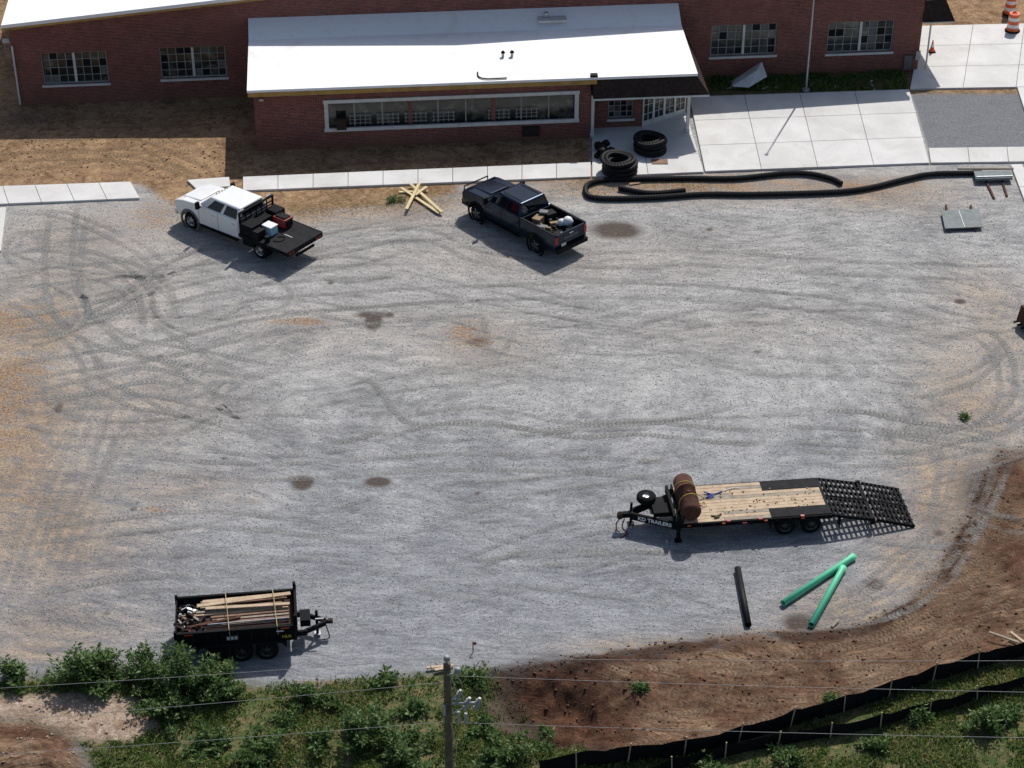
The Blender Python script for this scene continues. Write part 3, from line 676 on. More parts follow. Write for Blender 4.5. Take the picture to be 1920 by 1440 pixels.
for y in (.8,-.8): mb.box((3.13,y,1.08),(.1,.3,.3),'lamp')
for y in (1.18,-1.18): mb.box((1.45,y,1.6),(.14,.2,.34),'dark_plastic'); mb.box((1.45,y*.92,1.45),(.06,.25,.05),'dark_plastic')
for k in range(5): mb.box((.95,-.36+.18*k,2.05),(.08,.05,.03),'yellow')
mb.obj('trim',TW,bevel=.008,seg=1)
mb=MB()
for y in (.84,-.84): wheel(mb,2.235,y,.42,.26,'rim',1 if y>0 else -1)
for y in (.94,-.94): wheel(mb,-2.235,y,.42,.24,'rim',1 if y>0 else -1); wheel(mb,-2.235,y*.7,.42,.24,'rimdark',1 if y>0 else -1)
mb.cyl((-2.235,-.9,.42),(-2.235,.9,.42),.08,'dark_plastic'); mb.cyl((2.235,-.8,.42),(2.235,.8,.42),.06,'dark_plastic'); mb.obj('wheels',TW)
mb=MB(); 
for y in (.42,-.42): mb.box((-1.2,y,.72),(5.2,.09,.2),'black_steel')
mb.box((-2.62,0,.98),(2.95,2.42,.09),'deck_steel')
for y in (1.2,-1.2): mb.box((-2.62,y,.95),(2.97,.06,.17),'black_steel')
for k in range(9): mb.box((-1.4-.32*k,0,.9),(.06,2.3,.08),'black_steel')
mb.box((-4.09,0,.9),(.06,2.42,.24),'black_steel'); mb.box((-4.1,0,.62),(.1,1.2,.1),'black_steel')
for y in (1,-1,.8,-.8): mb.box((-4.125,y,.9),(.02,.14,.08),'red_lens')
mb.box((-3.1,0,1.028),(.5,.06,.012),'galv')
mb.box((-1.75,1.02,.72),(.6,.3,.36),'black_steel'); mb.box((-1.5,.8,.55),(.7,.4,.35),'dark_plastic')
mb.obj('flatbed',TW,bevel=.008,seg=1)
mb=MB()
for y in (1.1,-1.1): mb.box((-1.17,y,1.5),(.07,.08,1.0),'black_steel')
for z in (1.15,1.3,1.45,1.6,1.75,1.97): mb.box((-1.17,0,z),(.05,2.15,.045),'black_steel')
for y in (-.7,-.35,0,.35,.7): mb.box((-1.17,y,1.5),(.04,.04,.95),'black_steel')
mb.box((-1.17,0,2.0),(.09,2.3,.07),'black_steel')
for y in (.9,-.9): mb.box((-1.12,y,2.06),(.06,.3,.06),'galv')
mb.obj('headache_rack',TW)
mb=MB()
mb.box((-1.6,.8,1.3),(.75,.75,.52),'black_steel'); mb.box((-2.15,.95,1.24),(.4,.5,.42),'dark_plastic')
mb.box((-1.5,-.0,1.25),(.5,.8,.42),'black_steel'); mb.box((-1.55,-.85,1.3),(.65,.6,.54),'black_steel'); mb.box((-1.6,.8,1.57),(.79,.79,.03),'black_steel')
mb.obj('toolboxes',TW,bevel=.02)
mb=MB(); mb.box((-2.28,.32,1.24),(.55,.46,.40),'blue_white'); mb.box((-2.28,.32,1.46),(.59,.5,.06),'refl_white'); mb.obj('cooler',TW,bevel=.02)
mb=MB(); mb.box((-2.25,-.6,1.28),(.75,.55,.42),'red'); mb.box((-2.25,-.6,1.52),(.6,.4,.06),'dark_plastic'); mb.box((-2.64,-.6,1.28),(.04,.4,.3),'dark_plastic'); mb.cyl((-2.0,-.75,1.5),(-2.0,-.75,1.68),.03,'rust'); mb.obj('welder',TW,bevel=.015)
mb=MB(); mb.tube(spline([(-2.9,.8,1.06),(-3.2,.6,1.06),(-3.1,.2,1.06),(-2.8,.4,1.06)],.1),.02,'dark_plastic'); mb.box((-1.9,.2,1.1),(.3,.2,.15),'card'); mb.cyl((-2.7,.95,1.03),(-2.7,.95,1.3),.12,'dark_plastic'); mb.obj('loose_gear',TW)
# black pickup
c,rz=place((895,413),(1010,475),.87); TB=empty('pickup_truck',(c.x,c.y,.02),rz)
mb=MB(); prof=[(2.92,.55),(3.03,.8),(3.04,1.15),(2.95,1.32),(2.6,1.4),(1.5,1.47),(-.92,1.42),(-.94,.52)]+[(1.4,.48)]+arch(2.02,.54,.48,.46)+[(2.6,.5)]
mb.prism(prof,-1.0,1.0,'black_paint'); mb.obj('cab_body',TB,bevel=.07,seg=3)
mb=MB(); mb.hexa([(1.5,-.7,1.42),(2.85,-.62,1.3),(2.85,.62,1.3),(1.5,.7,1.42),(1.5,-.55,1.53),(2.8,-.5,1.42),(2.8,.5,1.42),(1.5,.55,1.53)],'black_paint'); mb.obj('hood_bulge',TB,bevel=.05,seg=3)
greenhouse(TB,-.92,1.5,-.78,.78,.96,.76,1.38,2.0,'black_paint')
mb=MB()
ps=[(-.96,.52),(-.96,1.40),(-3.28,1.42),(-3.3,.62)]+arch(-2.02,.54,.52,.46)
for y0,y1 in ((.9,1.0),(-1.0,-.9)): mb.prism(ps,y0,y1,'black_paint')
mb.box((-3.27,0,1.05),(.1,1.8,.72),'black_paint'); mb.box((-1.0,0,1.1),(.06,1.8,.6),'black_paint')
mb.box((-2.12,0,.82),(2.25,1.8,.06),'dark_plastic')
for y in (.72,-.72): mb.box((-2.02,y,.98),(1.1,.36,.28),'dark_plastic')
mb.obj('bed',TB,bevel=.025)
mb=MB()
for y in (1.0,-1.0):
    for cx in (2.02,-2.02): mb.lathe([(.52,-.03),(.59,-.03),(.59,.035),(.52,.035)],(cx,y,.46),(0,1,0),'dark_plastic',24)
    for x in (1.42,.3,-.88): mb.box((x,y*1.002,1.0),(.016,.012,.8),'dark_plastic')
    for x in (.5,-.65): mb.box((x,y*1.012,1.2),(.2,.03,.04),'grey_plastic')
    mb.box((.2,y*1.02,.45),(2.4,.14,.06),'dark_plastic')
    mb.box((-3.31,y*.9,1.12),(.06,.16,.36),'red_lens'); mb.box((-2.1,y*.95,1.425),(2.3,.1,.02),'dark_plastic')
mb.box((3.05,0,.65),(.14,1.9,.28),'dark_plastic'); mb.box((3.03,0,1.05),(.05,1.3,.4),'dark_plastic')
for y in (.8,-.8): mb.box((2.99,y,1.12),(.1,.3,.22),'lamp')
mb.box((-3.4,0,.62),(.16,1.9,.2),'dark_plastic'); mb.box((-3.325,0,1.1),(.012,.9,.1),'grey_plastic'); mb.box((-3.325,.45,.8),(.012,.3,.15),'refl_white')
mb.box((-3.34,0,1.28),(.02,.25,.06),'chrome')
for y in (1.18,-1.18): mb.box((1.2,y,1.52),(.14,.22,.32),'dark_plastic'); mb.box((1.2,y*.92,1.4),(.06,.2,.05),'dark_plastic')
mb.box((1.1,1.012,1.0),(.5,.01,.07),'grey_plastic')
mb.tube([(2.9,.75,.7),(3.15,.75,.9),(3.15,.75,1.35),(3.15,-.75,1.35),(3.15,-.75,.9),(2.9,-.75,.7)],.035,'black_steel')
for y in (.55,-.55): mb.box((0.0,y,2.01),(1.2,.03,.02),'dark_plastic')
mb.obj('trim',TB,bevel=.008,seg=1)
mb=MB()
for x in (2.02,-2.02):
    for y in (.86,-.86): wheel(mb,x,y,.43,.28,'rimdark',1 if y>0 else -1)
    mb.cyl((x,-.8,.43),(x,.8,.43),.07,'dark_plastic')
for x in (2.02,-2.02):
    for k in range(5):
        t=k*1.2566; mb.box((x+math.cos(t)*.15,1.005,.43+math.sin(t)*.15),(.2,.02,.045),'rim',Matrix.Rotation(-t,3,'Y'))
mb.box((-.5,0,.6),(5.2,.9,.16),'dark_plastic'); mb.obj('wheels',TB)
mb=MB(); mb.box((-1.35,.2,1.1),(.4,.5,.45),'card',Matrix.Rotation(.3,3,'Z')); mb.box((-1.4,-.5,1.15),(.45,.5,.4),'dark_plastic',Matrix.Rotation(-.2,3,'Z')); mb.box((-1.9,.5,1.05),(.5,.4,.25),'grey_plastic',Matrix.Rotation(.5,3,'Z'))
mb.box((-1.9,-.3,1.0),(.4,.2,.2),'card',Matrix.Rotation(1.1,3,'Z')); mb.box((-2.3,.1,.98),(.8,.08,.08),'wood_grey',Matrix.Rotation(.7,3,'Z')); mb.box((-2.5,-.4,1.0),(.5,.4,.25),'dark_plastic',Matrix.Rotation(.2,3,'Z'))
mb.box((-1.3,-.2,1.42),(.4,.3,.1),'grey_plastic',Matrix.Rotation(.6,3,'Z')); mb.box((-2.8,.3,1.0),(.4,.4,.25),'dark_plastic',Matrix.Rotation(.2,3,'Z'))
for k in range(26): mb.box((random.uniform(-3,-1.3),random.uniform(-.7,.7),random.uniform(.95,1.2)),(random.uniform(.06,.3),random.uniform(.05,.2),random.uniform(.06,.16)),random.choice(['card','rust2','dark_plastic','grey_plastic','black_steel','dark_plastic','deck_steel','galv']),Matrix.Rotation(random.uniform(0,3),3,'Z'))
mb.obj('cargo',TB,bevel=.01)
mb=MB(); mb.lathe([(0,.24),(.1,.23),(.2,.15),(.26,0),(.22,-.14),(0,-.18)],(-2.55,-.55,1.3),(.1,.1,1),'refl_white',10,True); mb.lathe([(0,.2),(.12,.17),(.2,.05),(.18,-.1),(0,-.15)],(-2.35,-.35,1.22),(.3,0,1),'refl_white',9,True); mb.obj('white_bag',TB)
# ---------------------------------------------------------------- equipment trailer
zd=.88
A_=gp(1277,984,zd); Bq=gp(1560,965,zd); fw=(A_-Bq); LD=fw.length; fw.normalize(); rz=math.atan2(fw.y,fw.x); lf=Vector((-fw.y,fw.x,0)); WD=2.36
O_=A_-lf*WD/2; ET=empty('equipment_trailer',(O_.x,O_.y,0),rz)   # local x=0 at deck front, -x rearwards
mb=MB(); hw=WD/2
for y in (hw-.03,-hw+.03): mb.box((-LD/2,y,zd-.09),(LD,.06,.17),'black_steel')
for y in (.45,-.45): mb.box((-LD/2,y,zd-.32),(LD,.1,.3),'black_steel')
mb.box((-.03,0,zd-.02),(.06,WD,.3),'black_steel')
for k in range(14): mb.box((-.2-k*(LD-.3)/13,0,zd-.12),(.06,WD-.12,.1),'black_steel')
for k in range(12):
    for y in (hw+.02,-hw-.02): mb.box((-.3-k*(LD-.5)/11,y,zd-.1),(.1,.04,.1),'black_steel')
mb.box((-LD/2,hw+.045,zd-.1),(LD,.012,.04),'black_steel')
for x in (-.3,-1.6,-3.2,-4.6): mb.box((x,hw+.055,zd-.03),(.12,.012,.05),'orange')
mb.box((-2.4,hw+.056,zd-.08),(.18,.012,.06),'red_lens')
mb.obj('frame',ET)
mb=MB(); npl=12; xw=-LD*.60
ypl=[-hw+.06+(WD-.12)*(k+.5)/npl for k in range(npl)]; pw=(WD-.12)/npl-.014
for k,y in enumerate(ypl):
    x1=-.05; x0=-LD+.1 if 3<=k<=8 else xw
    xm=random.uniform(x0+1,x1-1)
    for (p_,q_) in ((x0,xm-.006),(xm+.006,x1)):
        mb.box(((p_+q_)/2,y,zd-.01+random.uniform(-.004,.004)),(q_-p_,pw,.045),random.choice(['wood','wood','wood','wood_grey']))
mb.obj('deck_planks',ET)
mb=MB()
for s_ in (1,-1):
    y0=s_*(hw-.06); y1=s_*(hw-.06-(WD-.12)*3/npl+ .006)
    mb.box(((xw-LD)/2,(y0+y1)/2,zd+.0),(LD+xw-.02,abs(y0-y1)-(.012),.05),'deck_steel')
mb.box((-LD+.04,0,zd),(.1,WD-.14,.052),'deck_steel')
mb.obj('deck_plates',ET)
def ladder(mb,x0,z0,x1,z1,ya,yb,nb,nl=3):
    th=math.atan2(z1-z0,x1-x0); Lr=math.hypot(x1-x0,z1-z0); R_=Matrix.Rotation(-th,3,'Y')
    for k in range(nl):
        y=ya+(yb-ya)*k/(nl-1); mb.box(((x0+x1)/2,y,(z0+z1)/2-.03),(Lr,.05,.12),'black_steel',R_)
    for k in range(nb):
        t=(k+.5)/nb; mb.box((x0+(x1-x0)*t,(ya+yb)/2,z0+(z1-z0)*t+.03),(.085,abs(yb-ya),.04),'black_steel',R_)
x2=-LD-1.65; x3=x2-1.62
mb=MB(); ladder(mb,-LD-.02,zd-.03,x2,.50,-hw+.04,-.06,9,4); ladder(mb,-LD-.02,zd-.03,x2,.50,.06,hw-.04,9,4)
for y in (hw-.02,-hw+.02): mb.box((x2+.05,y,.45),(.16,.1,.3),'black_steel')
mb.box((x2-.02,0,.42),(.08,WD,.14),'black_steel'); 
for y in (.9,-.9): mb.box((x2-.07,y,.42),(.02,.2,.08),'red_lens')
mb.obj('dovetail',ET)
mb=MB(); ladder(mb,x2-.1,.5,x3,.07,-hw+.02,-.05,9,4); ladder(mb,x2-.1,.5,x3,.07,.05,hw-.02,9,4); mb.obj('ramps',ET)
mb=MB()
for x in (-LD*.70,-LD*.70-1.0):
    for y in (hw-.18,-hw+.18): wheel(mb,x,y,.38,.22,'rimdark',1 if y>0 else -1); wheel(mb,x,y*.72,.38,.22,'rimdark',1 if y>0 else -1)
    mb.cyl((x,-hw+.2,.38),(x,hw-.2,.38),.06,'dark_plastic')
for y in (hw-.1,-hw+.1):
    mb.box((-LD*.70-2.05,y,.5),(.03,.3,.5),'rubber'); mb.box((-LD*.7+.6,y,.6),(.03,.3,.35),'rubber')
mb.obj('wheels',ET)
mb=MB(); xt=1.95
for s_ in (1,-1):
    p0=Vector((0,s_*.95,.62)); p1=Vector((xt-.25,s_*.1,.62)); d=(p1-p0); R_=Matrix.Rotation(math.atan2(d.y,d.x),3,'Z')
    mb.box((p0+p1)/2,(d.length,.09,.30),'black_steel',R_)
    mb.box((.05,s_*(hw-.15),.45),(.14,.14,.8),'black_steel'); mb.box((.05,s_*(hw-.15),.04),(.25,.25,.04),'black_steel')
mb.box((xt-.1,0,.62),(.5,.16,.2),'black_steel'); mb.lathe([(.05,-.1),(.12,-.1),(.12,.1),(.05,.1)],(xt+.15,0,.6),(0,0,1),'rust2',14)
mb.cyl((xt-.3,-.2,.05),(xt-.3,-.2,1.0),.05,'black_steel'); mb.box((xt-.3,-.2,.03),(.25,.25,.03),'black_steel')
mb.box((.55,.15,.84),(.7,.6,.2),'black_steel'); mb.box((.2,0,1.0),(.1,1.9,.3),'black_steel'); mb.box((.55,-.2,.80),(.9,1.0,.04),'deck_steel')
mb.tube(spline([(xt,.1,.5),(xt+.1,.25,.2),(xt-.1,.45,.06),(xt+.2,.6,.05)],.1),.025,'rust'); mb.tube(spline([(xt,-.1,.5),(xt+.25,-.1,.2),(xt+.3,.2,.05)],.1),.025,'rust')
mb.cyl((-.1,hw-.1,zd),(-.1,hw-.1,1.2),.03,'black_steel'); mb.obj('tongue',ET)
mb=MB(); r=.37
mb.lathe([(r*.45,-.12),(r*.9,-.12),(r,-.06),(r,.06),(r*.9,.12),(r*.45,.12)],(1.05,-.45,1.02),(0,0,1),'rubber',28); mb.lathe([(r*.46,.1),(r*.4,.03),(r*.2,.05),(0,.05)],(1.05,-.45,1.02),(0,0,1),'rim',18); mb.cyl((1.05,-.45,.6),(1.05,-.45,1.0),.06,'black_steel'); mb.obj('spare_tyre',ET)
mb=MB(); rt=.37; xc=-.42; zt_=zd+rt+.03
mb.lathe([(0,-1.12),(.12,-1.12),(.25,-1.09),(rt-.03,-1.02),(rt,-.95),(rt,-.3),(rt+.012,-.3),(rt+.012,-.27),(rt,-.27),(rt,.95),(rt-.03,1.02),(.25,1.09),(.12,1.12),(0,1.12)],(xc,0,zt_),(0,1,0),'rust',30)
mb.cyl((xc,.2,zt_+rt-.02),(xc,.2,zt_+rt+.06),.06,'rust'); mb.obj('steel_tank',ET)
mb=MB()
for y,s_ in ((.35,.25),(-.45,-.2)):
    pts=[]
    for k in range(13):
        t=math.radians(-20+220*k/12); pts.append((xc-math.cos(t)*(rt+.015),y+s_*(k/12-.5),zt_+math.sin(t)*(rt+.015)))
    pts=[(xc-.75,y-s_*.8,zd+.04)]+pts+[(xc+.55,y+s_*.8,zd-.05)]
    mb.tube(pts,.017,'yellow',6)
mb.obj('ratchet_straps',ET)
mb=MB(); mb.tube(spline([(-1.3,-.55,zd+.05),(-1.5,-.35,zd+.06),(-1.2,-.3,zd+.06),(-1.45,-.45,zd+.07),(-1.2,-.62,zd+.08),(-1.55,-.5,zd+.05),(-1.9,-.65,zd+.04)],.1),.024,'blue',6); mb.tube(spline([(-1.9,-.65,zd+.04),(-2.3,-.8,zd+.04),(-2.6,-.78,zd+.04)],.1),.014,'refl_white',6); mb.obj('blue_strap',ET)
mb=MB()
for k in range(60): mb.box((random.uniform(-LD*.95,-.9),random.uniform(-.7,.8),zd+.022),(random.uniform(.03,.10),random.uniform(.02,.06),.02),random.choice(['claylump','rust','claylump','wood2']),Matrix.Rotation(random.uniform(0,3),3,'Z'))
mb.tube(spline([(-1.2,.8,zd+.04),(-1.5,.9,zd+.05),(-1.3,.95,zd+.06),(-1.6,.75,zd+.05)],.1),.03,'stem',6)
for x in (-1.8,-3.0,-4.6): mb.box((x,hw-.02,zd+.02),(.14,.1,.06),'red_lens')
mb.obj('deck_debris',ET)
def text(s_,name,par,loc,rot,size,mt,ax='LEFT'):
    cu=bpy.data.curves.new(name,'FONT'); cu.body=s_; cu.size=size; cu.extrude=.003; cu.align_x=ax; cu.offset=.008
    o=bpy.data.objects.new(name,cu); S.collection.objects.link(o); o.parent=par; o.location=loc; o.rotation_euler=rot; cu.materials.append(M[mt]); return o
p0=Vector((0,.95,0)); p1=Vector((xt-.25,.1,0)); d=(p1-p0).normalized(); nrm=Vector((-d.y,d.x,0)); ps_=p0+d*1.62+nrm*.052
text('KD TRAILERS',"lettering",ET,(ps_.x,ps_.y,.545),(math.radians(90),0,math.atan2(-d.y,-d.x)),.225,'refl_white')
# ---------------------------------------------------------------- dump trailer
zt=1.32
A_=gp(330,1190,zt); Bq=gp(556,1173,zt); fw=(Bq-A_); LB=fw.length; fw.normalize(); rz=math.atan2(fw.y,fw.x); lf=Vector((-fw.y,fw.x,0)); WB=1.95
O_=A_+lf*WB/2; DT=empty('dump_trailer',(O_.x,O_.y,0),rz)  # x forward (east), near side is -y
mb=MB(); hw=WB/2; zf=.78
mb.box((LB/2,0,zf),(LB,WB,.06),'black_steel')
for y in (hw,-hw):
    mb.box((LB/2,y,(zf+zt)/2),(LB,.04,zt-zf),'black_steel'); mb.box((LB/2,y,zt),(LB+.06,.09,.08),'black_steel'); mb.box((LB/2,y,zf-.0),(LB,.1,.1),'black_steel')
    for k in range(9): mb.box((.05+(LB-.1)*k/8,y+(.05 if y>0 else -.05),(zf+zt)/2),(.06,.06,zt-zf-.1),'deck_steel')
mb.box((LB,0,(zf+zt)/2+.08),(.05,WB,zt-zf+.16),'black_steel'); mb.box((LB,0,zt+.17),(.09,WB+.05,.07),'black_steel')
for y in (hw-.1,-hw+.1): mb.box((LB-.02,y,zt+.22),(.1,.12,.4),'black_steel')
for y in (.5,-.5): mb.box((-.02,y,(zf+zt)/2),(.05,.93,zt-zf),'black_steel')
for y in (hw,-hw): mb.box((-.03,y,zt-.1),(.1,.1,.45),'black_steel')
mb.obj('dump_bed',DT)
mb=MB()
for y in (.5,-.5): mb.box((LB/2+.2,y,.58),(LB+.3,.09,.2),'black_steel')
for s_ in (1,-1):
    p0=Vector((LB+.1,s_*.55,.58)); p1=Vector((LB+1.0,s_*.07,.58)); d=p1-p0
    mb.box((p0+p1)/2,(d.length,.08,.18),'black_steel',Matrix.Rotation(math.atan2(d.y,d.x),3,'Z'))
mb.box((LB+1.0,0,.58),(.3,.1,.12),'black_steel'); mb.box((LB+1.18,0,.6),(.16,.14,.14),'rust2'); mb.box((LB+.3,.05,.78),(.36,.6,.28),'black_steel')
mb.cyl((LB+.7,0,.1),(LB+.7,0,1.1),.05,'black_steel'); mb.box((LB+.7,0,.08),(.22,.22,.03),'galv'); mb.tube(spline([(LB+1.0,-.05,.5),(LB+1.1,-.3,.1),(LB+.8,-.35,.05)],.1),.022,'rust')
mb.box((LB+.8,-.2,.9),(.3,.04,.04),'galv')
mb.obj('chassis',DT)
mb=MB(); wx=[LB*.33,LB*.53,LB*.74]
for x in wx:
    for y in (hw-.06+.12,-hw+.06-.12): wheel(mb,x,y,.40,.22,'rimdark',1 if y>0 else -1)
    mb.cyl((x,-hw,.37),(x,hw,.37),.05,'dark_plastic')
mb.obj('wheels',DT)
mb=MB()
for y in (hw+.14,-hw-.14):
    mb.box((LB*.53,y,.86),(2.75,.30,.03),'black_steel')
    mb.box((LB*.53+1.47,y,.75),(.26,.30,.03),'black_steel',Matrix.Rotation(.9,3,'Y')); mb.box((LB*.53-1.47,y,.75),(.26,.30,.03),'black_steel',Matrix.Rotation(-.9,3,'Y'))
mb.obj('fenders',DT)
mb=MB()
mb.box((LB*.46,-hw-.085,1.05),(.42,.012,.2),'grey_plastic')
for k in range(3): mb.box((LB*.46-.13+.13*k,-hw-.093,1.05),(.08,.008,.12),'refl_white')
mb.box((LB*.86,-hw-.085,1.2),(.25,.012,.05),'refl_white'); mb.box((.25,-hw-.06,.78),(.2,.012,.05),'red_lens'); mb.box((LB*.1,-hw-.055,zt-.03),(.3,.012,.04),'orange'); mb.box((LB*.9,-hw-.055,zt-.03),(.3,.012,.04),'orange')
mb.obj('badges',DT)
text('14LX','lettering',DT,(LB*.87,-hw-.09,.9),(math.radians(90),0,0),.15,'yellow')
mb=MB()
def plank(x0,x1,y,z,w,h,mt,dy=0,dz=0):
    d=Vector((x1-x0,dy,dz)); R_=d.to_track_quat('X','Z').to_matrix(); mb.box(((x0+x1)/2,y+dy/2,z+dz/2),(d.length,w,h),mt,R_)
for k in range(8): plank(.5+random.uniform(0,.5),LB-.15-random.uniform(0,.4),.15+.09*k,1.14+.05*(k%3)+.03*random.random(),.09,.05,random.choice(['wood','wood_grey','wood2','wood_grey']),random.uniform(-.06,.06),random.uniform(-.02,.06))
plank(.7,LB-.15,.45,1.34,.16,.04,'wood',.18,.12); plank(1.0,LB-.2,.3,1.32,.13,.04,'wood',-.12,.05); plank(.9,LB-.4,.7,1.3,.14,.04,'wood',.05,.05)
for k in range(7): plank(1.0+random.uniform(-.1,.4),LB-.25,-.42+.08*k,1.12+.04*(k%2),.08,.06,'wood2' if k%3 else 'wood_grey',0,.05)
for k in range(10):
    y=-.88+.055*k; mb.cyl((.9+random.uniform(-.2,.2),y,1.15+.03*(k%3)),(LB-.2-random.uniform(0,.2),y+random.uniform(-.03,.03),1.17+.03*(k%3)),.026,random.choice(['rust2','wood_grey','galv','rust2','deck_steel']),8)
plank(.4,2.2,-.5,1.2,.1,.05,'rust',.3,.05)
mb.obj('lumber_load',DT)
mb=MB()
for k in range(110):
    mb.box((random.uniform(.1,1.1),random.uniform(-.85,.85),random.uniform(.85,1.22)),(random.uniform(.1,.5),random.uniform(.03,.10),random.uniform(.03,.08)),random.choice(['rust2','rust','rust2','dark_plastic','galv','black_steel','wood_grey','wood2']),Matrix.Rotation(random.uniform(0,3.1),3,'Z')@Matrix.Rotation(random.uniform(-.6,.6),3,'Y'))
mb.box((LB-1.6,0,.95),(3.0,1.85,.3),'rust2'); mb.obj('scrap_load',DT)
mb=MB()
for x in (LB*.42,LB*.82): mb.tube(spline([(x-.1,hw+.04,1.0),(x-.05,hw,1.38),(x,.4,1.5),(x+.04,-.3,1.32),(x+.08,-hw,1.36),(x+.1,-hw-.07,1.05)],.1),.014,'pale_strap',6)
mb.obj('ratchet_straps',DT)
# ---------------------------------------------------------------- pipes on the ground
def pipe(name,a,b_,r,mt,bell=True):
    a=gp(*a,r+.02);b_=gp(*b_,r+.02); e=empty(name,(a+b_)/2); c=(a+b_)/2; a=a-c;b_=b_-c; d=(b_-a).normalized(); L_=(b_-a).length
    mb=MB(); prof=[(r*.86,.12),(r*.86,0),(r,0),(r,L_-.25),(r*1.12,L_-.2),(r*1.12,L_),(r*.95,L_),(r*.95,L_-.2)] if bell else [(r*.86,.2),(r*.86,0),(r,0),(r,L_),(r*.86,L_),(r*.86,L_-.2)]
    mb.lathe(prof,a,d,mt,20); mb.lathe([(r*.86,.12),(0,.12)],a,d,'black_pipe',16); mb.lathe([(r*.9,L_-.2),(0,L_-.2)],a,d,'black_pipe',16); mb.obj('pipe_wall',e)  # black discs set inside the open ends stand in for shade in the bore
pipe('green_sewer_pipe',(1468,1131),(1601,1043),.12,'green_pipe'); pipe('green_sewer_pipe',(1521,1172),(1581,1064),.12,'green_pipe')
pipe('black_drain_pipe',(1403,1172),(1383,1066),.12,'black_pipe',False)
def cpipe(name,pts,r=.13):
    P=spline([gp(u,v,r+.02) for u,v in pts],.06); mb=MB(); mb.tube(P,r,'black_pipe',10,.07); mb.obj(name)
cpipe('corrugated_drain_pipe',[(1578,344),(1560,335),(1520,326),(1470,325),(1380,334),(1290,334),(1200,335),(1135,337),(1104,345),(1098,358),(1108,369),(1150,372),(1230,370),(1320,364),(1420,364),(1560,360),(1630,352),(1700,335),(1750,326),(1840,324)])
cpipe('corrugated_drain_pipe',[(1160,352),(1220,362),(1285,357)])
def coil(p,R0,n,r=.11):
    e=empty('drain_pipe_coil',p); mb=MB(); pts=[]
    for lay in range(n):
        ox,oy=random.uniform(-.06,.06),random.uniform(-.06,.06)
        for ring in (0,1):
            Rr=R0-ring*.2
            pts=[(ox+Rr*math.cos(t),oy+Rr*math.sin(t),r+lay*.19+.04*math.sin(t*2+lay)) for t in [2*math.pi*k/60 for k in range(61)]]
            mb.tube(pts,r,'black_pipe',8,.06)
    mb.obj('coils',e)
coil(gp(1160,322,.1),.78,4); coil(gp(1219,282,.1),.72,4)
mb=MB(); p=gp(1133,290,.1); e=empty('pipe_fittings_pile',p)
for k in range(22): 
    a=Vector((random.uniform(-.4,.4),random.uniform(-.6,.6),random.uniform(.08,.45))); mb.lathe([(.08,-.12),(.14,-.12),(.15,0),(.14,.12),(.08,.12)],a,(random.uniform(-1,1),random.uniform(-1,1),random.uniform(-.3,1)),'black_pipe',12)
mb.obj('fittings',e)
# ---------------------------------------------------------------- lumber piles and panels
def board(mb,a,b_,w,h,z,mt,dz=0):
    a=gp(*a,z);b_=gp(*b_,z+dz); d=b_-a; mb.box((a+b_)/2,(d.length,w,h),mt,d.to_track_quat('X','Z').to_matrix())
mb=MB()
for a,b_,z in (((752,352),(824,400),.10),((770,345),(829,398),.17),((762,392),(786,344),.25),((748,360),(802,358),.06),((778,366),(800,350),.2)): board(mb,a,b_,.15,.05,z,'wood_new')
mb.obj('lumber_pile')
mb=MB(); 
q=[gp(1765,395,.2),(gp(1836,391,.2)),gp(1843,425,.2),gp(1772,428,.2)]
lo=[p-Vector((0,0,.05)) for p in q]; mb.hexa([lo[3],lo[2],lo[1],lo[0],q[3],q[2],q[1],q[0]],'panel_grey'); board(mb,(1774,385),(1781,434),.09,.09,.07,'rust'); board(mb,(1820,385),(1829,432),.09,.09,.07,'rust'); mb.box(gp(1803,410,.21),(.02,1.6,.03),'galv'); mb.obj('form_panel')
mb=MB(); q=[gp(1826,321,.3),(gp(1895,319,.3)),gp(1899,333,.3),gp(1830,335,.3)]
lo=[p-Vector((0,0,.12)) for p in q]; mb.hexa([lo[3],lo[2],lo[1],lo[0],q[3],q[2],q[1],q[0]],'panel_grey'); board(mb,(1795,316),(1900,316),.12,.08,.3,'wood_grey'); board(mb,(1848,338),(1864,372),.09,.07,.06,'rust'); board(mb,(1878,336),(1888,368),.09,.07,.06,'rust'); board(mb,(1831,332),(1899,330),.06,.06,.32,'galv'); mb.obj('form_panel')
mb=MB(); board(mb,(800,1252),(850,1247),.1,.04,.1,'wood'); board(mb,(815,1256),(846,1250),.12,.04,.12,'wood'); board(mb,(1855,1185),(1912,1205),.08,.04,.2,'wood_grey'); board(mb,(1895,1185),(1930,1212),.1,.05,.25,'wood'); board(mb,(1560,1175),(1572,1162),.1,.05,.1,'wood_grey'); mb.obj('scrap_boards')
p=gp(887,1222); mb=MB(); mb.cyl((0,0,-.1),(0,0,.45),.02,'red',8); mb.box((.06,0,.38),(.12,.01,.12),'red'); mb.obj('survey_stake',loc=p)
mb=MB(); board(mb,(1222,303),(1252,303),.5,.03,.13,'wood2'); board(mb,(1180,345),(1200,342),.2,.03,.05,'card'); mb.obj('plywood_scrap')
mb=MB(); c=gp(1405,158,.1)
vs=[c+Vector(p) for p in ((-1.0,-.5,.1),(-.1,-.7,.15),(.35,.1,.75),(-.5,.2,.3),(.9,-.1,.5),(.7,.9,.9),(.0,.9,.4),(-.9,.3,.05))]
mb.add(vs,[(0,1,2,3),(1,4,2),(2,4,5),(2,5,6,3),(0,3,7),(3,6,7)],'frame_white'); mb.obj('crumpled_sheet',recalc=False)
mb=MB()
